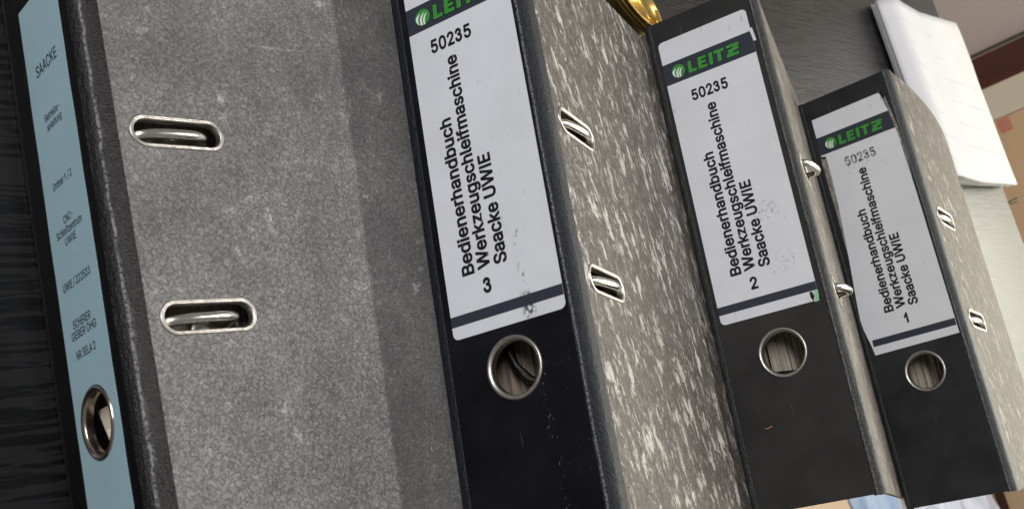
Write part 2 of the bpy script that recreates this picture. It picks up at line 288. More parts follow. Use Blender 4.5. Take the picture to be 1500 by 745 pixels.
GLYPHS = json.loads('''{" ":[188,[]],"-":[453,[[[346,246],[347,190],[344,182],[336,178],[116,178],[108,180],[105,186],[104,242],[106,250],[116,254],[332,254],[344,250]]]],".":[188,[[[146,66],[151,42],[146,18],[142,10],[130,-2],[116,-11],[104,-14],[88,-14],[76,-11],[61,-2],[49,10],[45,18],[40,34],[44,62],[50,74],[64,87],[72,91],[92,96],[108,95],[128,86]]]],"/":[249,[[[244,534],[81,-78],[76,-84],[68,-86],[16,-86],[6,-82],[5,-74],[168,533],[172,540],[180,543],[232,543],[240,541]]]],"0":[453,[[[392,403],[404,363],[411,323],[414,295],[415,239],[411,183],[400,131],[383,83],[366,55],[341,27],[326,14],[306,2],[278,-9],[258,-14],[222,-17],[178,-10],[146,2],[122,17],[112,27],[85,59],[72,79],[62,104],[49,147],[41,195],[38,271],[42,323],[53,375],[72,427],[88,455],[122,490],[150,509],[170,517],[198,524],[222,526],[254,524],[282,517],[310,505],[330,491],[352,471],[367,451]],[[316,379],[296,415],[282,429],[266,440],[246,448],[226,450],[198,445],[182,437],[161,419],[148,399],[132,363],[125,331],[120,287],[121,211],[129,159],[138,131],[149,107],[160,91],[183,71],[206,62],[234,60],[258,65],[278,77],[299,99],[314,127],[323,155],[331,203],[334,243],[331,307],[327,335]]]],"1":[453,[[[283,514],[284,-2],[282,-6],[270,-10],[210,-10],[198,-6],[195,2],[195,214],[195,354],[188,350],[109,262],[98,253],[90,254],[85,262],[85,346],[89,354],[193,470],[195,474],[195,506],[198,515],[210,519],[270,519]]]],"2":[453,[[[380,430],[387,406],[391,366],[383,322],[371,294],[339,246],[295,194],[176,70],[182,67],[390,66],[397,62],[399,54],[399,2],[396,-6],[386,-10],[66,-10],[58,-8],[54,2],[54,46],[56,54],[130,132],[252,262],[290,310],[308,346],[310,362],[308,394],[300,414],[294,420],[282,432],[262,443],[250,447],[226,450],[198,448],[166,432],[153,418],[140,390],[136,358],[130,353],[62,353],[57,358],[56,366],[61,406],[69,430],[90,465],[122,495],[162,516],[194,523],[222,526],[254,523],[274,520],[298,512],[329,494],[359,466]]]],"3":[453,[[[343,423],[351,387],[351,371],[347,347],[335,315],[313,283],[327,271],[343,251],[359,223],[371,183],[372,139],[368,115],[355,83],[343,63],[318,35],[282,10],[238,-6],[194,-10],[166,-7],[138,1],[118,10],[94,25],[78,38],[60,59],[45,83],[36,103],[29,139],[36,159],[43,167],[58,176],[78,178],[94,173],[102,166],[110,155],[117,131],[128,111],[146,93],[166,82],[190,77],[222,78],[242,86],[264,103],[279,123],[287,151],[284,179],[275,199],[258,217],[242,228],[222,236],[198,238],[178,247],[165,263],[161,279],[164,299],[168,307],[178,317],[194,324],[214,326],[230,331],[244,339],[256,351],[263,363],[265,383],[264,391],[255,407],[238,421],[222,429],[206,431],[178,429],[154,416],[146,407],[136,391],[131,371],[121,359],[106,350],[94,348],[82,350],[70,355],[58,367],[53,375],[50,391],[53,411],[69,447],[80,463],[102,484],[122,497],[146,508],[174,515],[194,517],[238,513],[262,505],[286,492],[302,481],[323,459]]]],"5":[453,[[[375,511],[376,451],[374,447],[366,442],[162,442],[160,439],[157,419],[147,327],[150,324],[194,340],[226,344],[262,340],[294,331],[318,320],[338,305],[363,279],[383,247],[391,227],[399,191],[401,167],[400,139],[390,99],[384,83],[366,53],[346,30],[326,14],[314,6],[286,-6],[246,-15],[214,-17],[190,-15],[146,-3],[122,10],[103,23],[86,40],[69,63],[58,87],[55,99],[50,127],[54,137],[62,140],[122,140],[130,135],[136,111],[149,91],[170,73],[198,61],[246,62],[278,77],[300,99],[312,123],[318,159],[315,187],[306,215],[282,245],[258,260],[222,267],[190,265],[162,256],[134,238],[126,236],[74,242],[60,247],[57,255],[85,503],[88,515],[98,519],[362,519],[370,517]]]],"A":[480,[[[286,510],[472,6],[472,-2],[470,-6],[458,-10],[398,-10],[388,-6],[338,130],[182,132],[146,132],[141,130],[95,-2],[90,-8],[82,-10],[18,-10],[8,-6],[9,10],[192,514],[202,519],[274,519],[282,516]],[[243,410],[238,418],[170,210],[222,209],[308,210],[261,346]]]],"B":[456,[[[399,426],[407,394],[408,378],[407,354],[399,322],[378,292],[344,266],[378,247],[396,230],[412,206],[423,178],[427,154],[427,118],[415,74],[395,42],[370,21],[350,10],[326,0],[294,-7],[258,-10],[62,-10],[52,-6],[50,2],[50,506],[52,514],[62,519],[250,519],[302,511],[334,500],[358,483],[379,462],[390,446]],[[339,170],[326,189],[310,204],[290,215],[274,219],[138,221],[135,218],[135,114],[135,70],[138,67],[254,67],[294,72],[321,86],[334,100],[340,110],[344,118],[345,146]],[[320,402],[314,412],[298,428],[282,436],[270,439],[242,442],[138,442],[135,438],[135,330],[135,298],[138,295],[242,295],[274,300],[302,317],[311,326],[320,342],[324,350],[326,374]]]],"C":[510,[[[472,391],[482,351],[478,340],[470,338],[410,338],[400,343],[391,371],[380,391],[362,412],[342,427],[322,437],[294,444],[266,446],[226,441],[210,435],[190,424],[174,413],[156,395],[133,359],[121,323],[116,295],[113,247],[117,207],[125,171],[133,151],[149,123],[182,89],[210,73],[238,65],[278,63],[314,69],[342,82],[371,107],[392,139],[402,167],[410,170],[474,169],[479,167],[483,159],[468,107],[455,83],[432,51],[418,37],[378,10],[350,-3],[306,-14],[274,-17],[230,-14],[206,-9],[174,1],[142,18],[118,36],[88,67],[61,111],[49,139],[37,183],[32,215],[30,259],[32,295],[38,327],[48,367],[64,403],[93,447],[118,473],[146,493],[174,508],[214,520],[246,525],[298,524],[346,513],[374,501],[408,479],[434,454],[459,419]]]],"E":[419,[[[380,514],[382,506],[382,454],[378,444],[370,442],[138,442],[135,438],[135,298],[138,296],[354,296],[364,290],[365,282],[364,230],[362,223],[358,220],[136,218],[135,70],[138,67],[322,67],[374,67],[383,62],[385,2],[382,-6],[374,-10],[62,-10],[52,-6],[50,2],[50,506],[52,514],[62,519],[370,519]]]],"G":[520,[[[474,387],[484,351],[483,347],[478,341],[410,339],[400,343],[391,367],[371,399],[354,416],[330,432],[298,443],[270,446],[242,444],[210,436],[190,425],[168,407],[153,391],[133,359],[124,335],[117,303],[113,247],[117,207],[125,171],[133,151],[153,119],[170,100],[194,82],[210,73],[246,64],[278,63],[306,66],[338,78],[350,86],[370,104],[387,127],[398,155],[404,179],[402,189],[286,189],[278,191],[273,203],[273,255],[278,264],[482,265],[488,255],[488,215],[487,179],[475,119],[455,79],[434,52],[406,25],[382,10],[362,1],[326,-10],[274,-17],[230,-14],[182,-2],[142,17],[115,39],[76,83],[60,111],[37,179],[32,211],[30,259],[33,303],[37,331],[61,399],[89,443],[116,471],[142,491],[174,509],[198,517],[234,524],[270,526],[318,520],[358,508],[394,489],[436,451],[459,419]]]],"H":[517,[[[466,510],[467,2],[464,-6],[454,-10],[394,-10],[384,-6],[382,2],[382,218],[378,222],[138,222],[135,218],[134,-2],[130,-8],[122,-10],[62,-10],[54,-8],[50,2],[50,506],[52,514],[62,519],[122,519],[130,517],[134,510],[135,302],[138,299],[378,299],[382,302],[382,506],[384,514],[394,519],[454,519],[462,517]]]],"I":[207,[[[145,510],[146,2],[141,-8],[133,-10],[73,-10],[65,-8],[61,2],[61,506],[63,514],[73,519],[133,519],[141,517]]]],"K":[467,[[[456,514],[456,502],[257,290],[256,286],[452,14],[458,2],[456,-6],[446,-10],[374,-10],[366,-8],[198,228],[137,166],[135,162],[135,98],[135,2],[132,-6],[122,-10],[62,-10],[54,-8],[50,2],[50,506],[52,514],[62,519],[122,519],[130,517],[134,510],[134,278],[138,276],[177,322],[358,516],[366,519],[446,519]]]],"L":[393,[[[370,58],[371,2],[366,-8],[358,-10],[62,-10],[52,-6],[50,2],[50,454],[50,506],[54,516],[62,519],[122,519],[133,514],[135,506],[135,70],[138,67],[358,67],[366,65]]]],"N":[523,[[[471,514],[473,2],[470,-6],[458,-10],[390,-10],[382,-8],[378,-4],[192,286],[134,385],[132,378],[135,318],[135,2],[130,-8],[122,-10],[62,-10],[54,-8],[51,-2],[50,506],[52,514],[62,519],[134,519],[144,514],[343,202],[386,130],[390,130],[389,506],[391,514],[402,519],[462,519]]]],"O":[533,[[[487,363],[499,311],[503,247],[499,199],[486,143],[471,107],[436,55],[414,34],[390,17],[362,2],[326,-10],[302,-15],[270,-17],[230,-14],[206,-9],[174,1],[142,18],[119,35],[98,56],[77,83],[61,111],[47,147],[33,207],[30,259],[32,295],[37,323],[48,367],[69,411],[94,447],[122,476],[146,493],[174,508],[214,520],[234,524],[262,526],[298,524],[334,517],[358,509],[390,492],[412,475],[440,447],[463,415]],[[407,343],[391,375],[374,398],[350,420],[322,436],[290,444],[254,445],[226,441],[190,425],[158,397],[145,379],[133,359],[121,323],[116,295],[113,251],[117,207],[127,167],[141,135],[162,108],[182,90],[210,73],[238,65],[274,63],[298,66],[314,71],[346,86],[372,107],[387,127],[407,167],[414,191],[419,223],[419,287],[415,315]]]],"R":[449,[[[407,422],[415,394],[419,358],[416,314],[411,294],[399,266],[379,238],[358,220],[332,206],[329,202],[434,10],[437,2],[436,-6],[426,-10],[358,-10],[346,-7],[242,186],[238,188],[138,188],[135,186],[135,126],[135,2],[132,-6],[122,-10],[62,-10],[54,-8],[50,2],[50,506],[52,514],[62,519],[238,519],[290,514],[334,500],[362,482],[387,458]],[[328,394],[318,410],[306,423],[294,431],[270,439],[238,442],[138,442],[135,438],[135,306],[135,270],[138,265],[242,265],[270,268],[294,276],[318,295],[331,318],[335,354]]]],"S":[447,[[[401,425],[409,397],[411,381],[409,373],[400,368],[340,368],[332,370],[327,377],[325,393],[321,401],[313,413],[300,426],[272,441],[228,449],[196,446],[168,437],[144,420],[132,404],[126,389],[128,357],[134,345],[152,328],[176,315],[196,308],[276,286],[320,271],[364,247],[397,213],[405,201],[414,177],[417,157],[417,117],[405,77],[382,41],[368,27],[348,12],[324,0],[304,-8],[268,-16],[212,-19],[160,-12],[124,0],[100,12],[84,23],[54,57],[47,69],[37,93],[31,113],[29,133],[32,144],[40,147],[104,147],[113,141],[119,113],[123,105],[135,89],[148,79],[160,72],[184,64],[208,60],[244,60],[280,68],[296,76],[312,87],[328,109],[336,133],[334,153],[330,165],[315,181],[296,194],[264,207],[172,232],[132,247],[96,268],[63,301],[51,321],[46,337],[43,357],[43,393],[50,421],[59,441],[84,474],[116,498],[152,515],[184,522],[224,526],[268,522],[320,507],[360,482],[384,456]]]],"U":[517,[[[466,510],[467,162],[460,118],[451,94],[438,70],[427,54],[406,32],[366,5],[334,-7],[294,-16],[246,-18],[218,-15],[182,-7],[150,6],[126,20],[93,50],[68,90],[56,122],[50,170],[50,454],[50,506],[54,516],[62,519],[122,519],[132,514],[134,506],[134,174],[137,150],[141,134],[157,106],[164,98],[174,88],[194,76],[230,64],[266,62],[294,65],[326,76],[349,94],[371,122],[380,146],[383,174],[385,514],[394,519],[454,519],[462,517]]]],"W":[686,[[[680,510],[540,-2],[534,-8],[526,-10],[458,-10],[450,-8],[445,-2],[342,380],[332,334],[240,-2],[234,-8],[226,-10],[158,-10],[150,-8],[145,-2],[141,14],[26,436],[9,498],[8,514],[18,519],[78,519],[90,514],[180,174],[189,126],[194,115],[298,514],[310,519],[378,519],[386,516],[391,506],[447,294],[489,122],[494,119],[593,510],[598,517],[606,519],[666,519],[674,517]]]],"a":[389,[[[337,313],[345,281],[347,257],[347,5],[346,-3],[340,-9],[272,-8],[267,1],[267,21],[264,23],[236,0],[208,-12],[164,-19],[136,-17],[112,-12],[88,-3],[73,5],[50,25],[31,53],[23,81],[20,113],[27,149],[39,173],[60,195],[88,209],[124,221],[176,230],[252,240],[260,243],[265,249],[265,269],[260,288],[247,305],[224,318],[200,321],[168,319],[140,307],[116,283],[108,269],[100,264],[36,283],[32,293],[34,301],[39,313],[56,337],[84,363],[112,378],[152,390],[180,394],[208,394],[252,386],[276,377],[300,363],[322,341]],[[266,169],[264,173],[220,164],[176,158],[140,151],[124,143],[111,133],[103,117],[102,93],[114,73],[136,60],[168,55],[188,56],[208,61],[224,68],[249,89],[260,109],[266,133]]]],"b":[424,[[[388,274],[399,218],[400,178],[396,138],[380,82],[356,42],[331,17],[299,-4],[259,-16],[223,-18],[183,-11],[151,6],[123,32],[121,-2],[115,-8],[55,-10],[45,-6],[43,2],[43,222],[43,506],[45,514],[55,519],[111,519],[119,517],[123,510],[124,354],[127,349],[155,375],[179,387],[211,394],[235,394],[259,392],[279,387],[315,371],[331,360],[353,338],[372,310]],[[308,254],[292,286],[275,302],[251,315],[235,319],[203,319],[179,312],[167,304],[149,286],[141,274],[133,258],[126,230],[123,210],[123,170],[132,126],[138,110],[149,90],[167,74],[191,60],[227,57],[251,60],[267,69],[283,83],[296,98],[304,114],[312,138],[316,158],[318,194],[316,222]]]],"c":[396,[[[365,298],[371,278],[368,270],[304,252],[294,258],[290,270],[278,290],[264,303],[252,311],[224,319],[188,319],[164,311],[139,290],[122,266],[110,230],[106,194],[107,166],[115,126],[124,106],[139,86],[164,65],[176,60],[204,56],[228,58],[248,64],[264,73],[278,86],[289,102],[296,122],[304,127],[368,110],[373,102],[372,98],[357,62],[341,38],[313,14],[292,1],[260,-12],[220,-18],[196,-18],[156,-12],[132,-3],[112,8],[88,25],[60,58],[46,82],[35,110],[27,150],[24,182],[30,246],[35,266],[46,294],[60,318],[73,334],[97,358],[116,371],[132,380],[176,392],[200,394],[236,392],[260,387],[292,375],[324,355],[337,342],[352,322]]]],"d":[424,[[[382,510],[382,2],[379,-6],[368,-10],[316,-10],[308,-8],[303,2],[303,26],[300,32],[288,17],[272,4],[244,-10],[228,-15],[200,-18],[172,-17],[144,-10],[116,1],[88,21],[69,42],[47,78],[35,110],[27,146],[24,178],[26,226],[30,250],[46,298],[62,326],[88,354],[104,368],[124,379],[148,388],[188,394],[212,394],[244,388],[256,383],[280,367],[300,347],[303,514],[312,519],[368,519],[376,517]],[[293,254],[284,274],[269,294],[252,308],[236,315],[220,319],[188,319],[164,312],[152,304],[134,286],[123,270],[110,234],[107,210],[107,170],[111,142],[116,126],[124,106],[138,86],[152,73],[172,61],[212,57],[236,61],[256,72],[274,90],[285,106],[298,142],[301,166],[302,198],[300,222]]]],"e":[404,[[[365,290],[377,246],[380,222],[381,170],[376,161],[108,158],[114,122],[126,98],[156,70],[192,57],[228,57],[256,64],[281,82],[298,110],[304,114],[360,102],[372,97],[374,90],[370,74],[354,46],[344,35],[331,22],[308,5],[280,-8],[264,-12],[220,-18],[184,-16],[160,-12],[116,5],[88,25],[75,38],[60,58],[43,90],[35,110],[27,146],[24,198],[27,230],[35,266],[46,294],[60,318],[92,355],[132,380],[172,392],[196,394],[220,394],[244,390],[268,384],[296,371],[319,354],[340,333],[353,314]],[[289,266],[274,290],[256,307],[236,316],[208,320],[188,319],[172,316],[156,308],[131,286],[118,266],[111,250],[108,234],[112,231],[296,232],[297,238]]]],"f":[254,[[[252,522],[237,466],[232,460],[192,464],[172,460],[159,450],[152,430],[153,390],[224,389],[234,386],[238,378],[238,330],[236,322],[228,317],[156,317],[152,314],[152,2],[150,-6],[140,-10],[84,-10],[74,-6],[71,2],[71,314],[68,317],[8,317],[0,320],[-4,330],[-2,382],[0,386],[8,389],[70,390],[71,438],[78,474],[87,490],[96,501],[109,514],[128,527],[152,535],[172,539],[200,540],[244,531]]]],"g":[425,[[[381,383],[381,-33],[369,-77],[358,-97],[328,-127],[292,-146],[244,-158],[216,-161],[168,-158],[132,-150],[112,-142],[80,-122],[66,-109],[51,-89],[42,-73],[42,-65],[48,-59],[100,-31],[108,-35],[136,-66],[156,-78],[180,-85],[232,-86],[260,-77],[272,-70],[289,-53],[299,-29],[301,-13],[300,40],[272,15],[244,1],[212,-5],[188,-5],[160,-2],[124,10],[89,31],[63,59],[48,83],[39,103],[27,147],[24,203],[30,251],[47,299],[63,327],[104,368],[128,381],[172,393],[228,392],[244,388],[268,376],[284,364],[300,347],[303,351],[303,379],[308,387],[316,389],[368,389],[376,388]],[[293,255],[281,279],[269,295],[244,313],[220,319],[200,320],[176,316],[152,305],[134,287],[123,271],[111,239],[107,215],[106,187],[107,171],[114,135],[123,115],[134,99],[148,86],[168,75],[188,70],[224,70],[256,82],[281,107],[290,123],[297,143],[302,171],[302,211]]]],"h":[410,[[[357,310],[364,278],[367,250],[367,2],[365,-6],[355,-10],[299,-10],[291,-8],[287,-2],[285,258],[277,282],[263,300],[239,315],[215,319],[183,316],[155,302],[135,278],[126,254],[123,-2],[119,-8],[111,-10],[55,-10],[47,-8],[43,2],[43,506],[45,514],[55,519],[111,519],[122,514],[124,506],[124,358],[127,352],[147,371],[179,387],[219,394],[259,391],[287,384],[315,368],[340,342]]]],"i":[167,[[[123,381],[124,2],[119,-8],[111,-10],[55,-10],[47,-8],[44,-2],[43,378],[47,386],[55,389],[111,389],[119,387]],[[133,502],[136,490],[136,474],[133,466],[127,455],[115,443],[103,436],[83,433],[63,437],[51,444],[36,462],[31,482],[35,502],[51,523],[67,531],[83,534],[103,530],[119,520]]]],"k":[381,[[[369,382],[367,372],[217,218],[216,214],[380,6],[379,-6],[367,-10],[299,-10],[287,-7],[161,154],[155,161],[151,161],[125,138],[124,134],[123,-2],[119,-8],[111,-10],[83,-10],[55,-10],[47,-8],[43,2],[43,506],[45,514],[55,519],[111,519],[119,517],[123,510],[124,238],[127,232],[279,387],[359,388],[366,386]]]],"l":[189,[[[123,511],[125,76],[128,68],[135,63],[167,64],[177,60],[180,56],[190,4],[187,-4],[183,-6],[155,-12],[131,-12],[106,-8],[79,2],[61,20],[49,44],[43,76],[43,504],[47,516],[55,519],[111,519],[119,517]]]],"m":[610,[[[557,318],[564,290],[567,262],[567,2],[565,-6],[555,-10],[499,-10],[489,-6],[486,2],[484,274],[476,294],[463,308],[435,319],[407,320],[387,315],[372,306],[354,286],[346,262],[344,-2],[339,-8],[331,-10],[279,-10],[267,-6],[264,2],[263,274],[255,293],[243,306],[227,316],[207,320],[183,319],[155,307],[138,290],[126,262],[123,-2],[119,-8],[111,-10],[55,-10],[47,-8],[43,2],[43,374],[47,386],[55,389],[115,388],[121,382],[123,352],[151,376],[171,386],[199,395],[239,395],[255,391],[279,380],[300,362],[319,336],[343,363],[359,375],[375,383],[395,390],[419,395],[455,395],[495,384],[523,366],[544,342]]]],"n":[410,[[[357,310],[364,278],[367,250],[367,2],[363,-8],[355,-10],[299,-10],[291,-8],[287,-2],[285,258],[277,282],[271,290],[263,300],[247,311],[239,315],[215,319],[183,316],[155,302],[135,278],[126,254],[124,242],[124,126],[124,2],[121,-6],[111,-10],[55,-10],[47,-8],[43,2],[43,374],[47,386],[55,389],[115,388],[121,382],[123,349],[147,371],[183,388],[207,393],[231,394],[275,388],[299,378],[317,366],[340,342]]]],"r":[259,[[[252,386],[253,326],[251,317],[243,312],[215,316],[195,315],[167,308],[155,301],[139,285],[134,278],[126,258],[124,2],[121,-6],[111,-10],[55,-10],[47,-8],[43,2],[43,30],[43,374],[47,386],[55,389],[115,388],[121,382],[123,356],[159,383],[187,392],[207,395],[239,394],[247,392]]]],"s":[365,[[[332,298],[332,286],[326,280],[266,268],[262,270],[251,290],[234,310],[214,319],[182,323],[158,320],[146,314],[129,302],[120,286],[121,262],[127,254],[138,246],[170,233],[230,219],[278,204],[298,191],[324,166],[339,130],[339,86],[331,58],[314,34],[298,17],[262,-4],[222,-15],[174,-18],[122,-11],[102,-3],[78,10],[56,30],[36,58],[28,86],[28,98],[34,104],[86,116],[98,116],[103,110],[112,86],[130,68],[158,57],[186,55],[202,56],[230,65],[248,78],[256,90],[258,98],[255,118],[238,135],[206,147],[146,160],[110,172],[74,193],[54,215],[45,230],[38,254],[37,266],[38,290],[44,314],[57,338],[82,363],[94,371],[130,387],[166,394],[206,394],[242,387],[270,376],[294,359],[315,334]]]],"t":[227,[[[213,382],[214,330],[212,322],[200,317],[140,317],[136,314],[136,94],[138,78],[148,64],[168,60],[200,64],[208,61],[213,50],[222,10],[222,-2],[216,-8],[204,-11],[180,-14],[144,-12],[120,-7],[101,2],[80,20],[71,30],[60,58],[55,90],[55,314],[52,317],[8,317],[-2,322],[-4,330],[-2,382],[0,386],[8,389],[54,390],[55,470],[60,479],[68,481],[124,481],[132,478],[136,466],[137,390],[204,388],[208,388]]]],"u":[410,[[[365,385],[367,377],[367,5],[363,-7],[359,-9],[295,-9],[289,-3],[287,31],[263,9],[247,-1],[215,-12],[191,-15],[151,-12],[135,-8],[115,0],[95,12],[71,37],[61,53],[54,69],[46,101],[43,129],[43,277],[43,377],[45,385],[55,389],[111,389],[121,385],[124,377],[124,137],[126,117],[130,105],[147,79],[171,64],[203,60],[231,65],[251,75],[269,93],[280,113],[284,129],[287,381],[291,387],[299,389],[355,389]]]],"z":[380,[[[342,382],[342,326],[146,70],[148,66],[336,66],[344,64],[349,54],[349,2],[346,-6],[336,-10],[44,-10],[36,-8],[32,2],[32,42],[35,54],[234,310],[228,313],[48,313],[40,318],[38,326],[38,378],[42,386],[52,389],[328,389],[336,388]]]]}''')
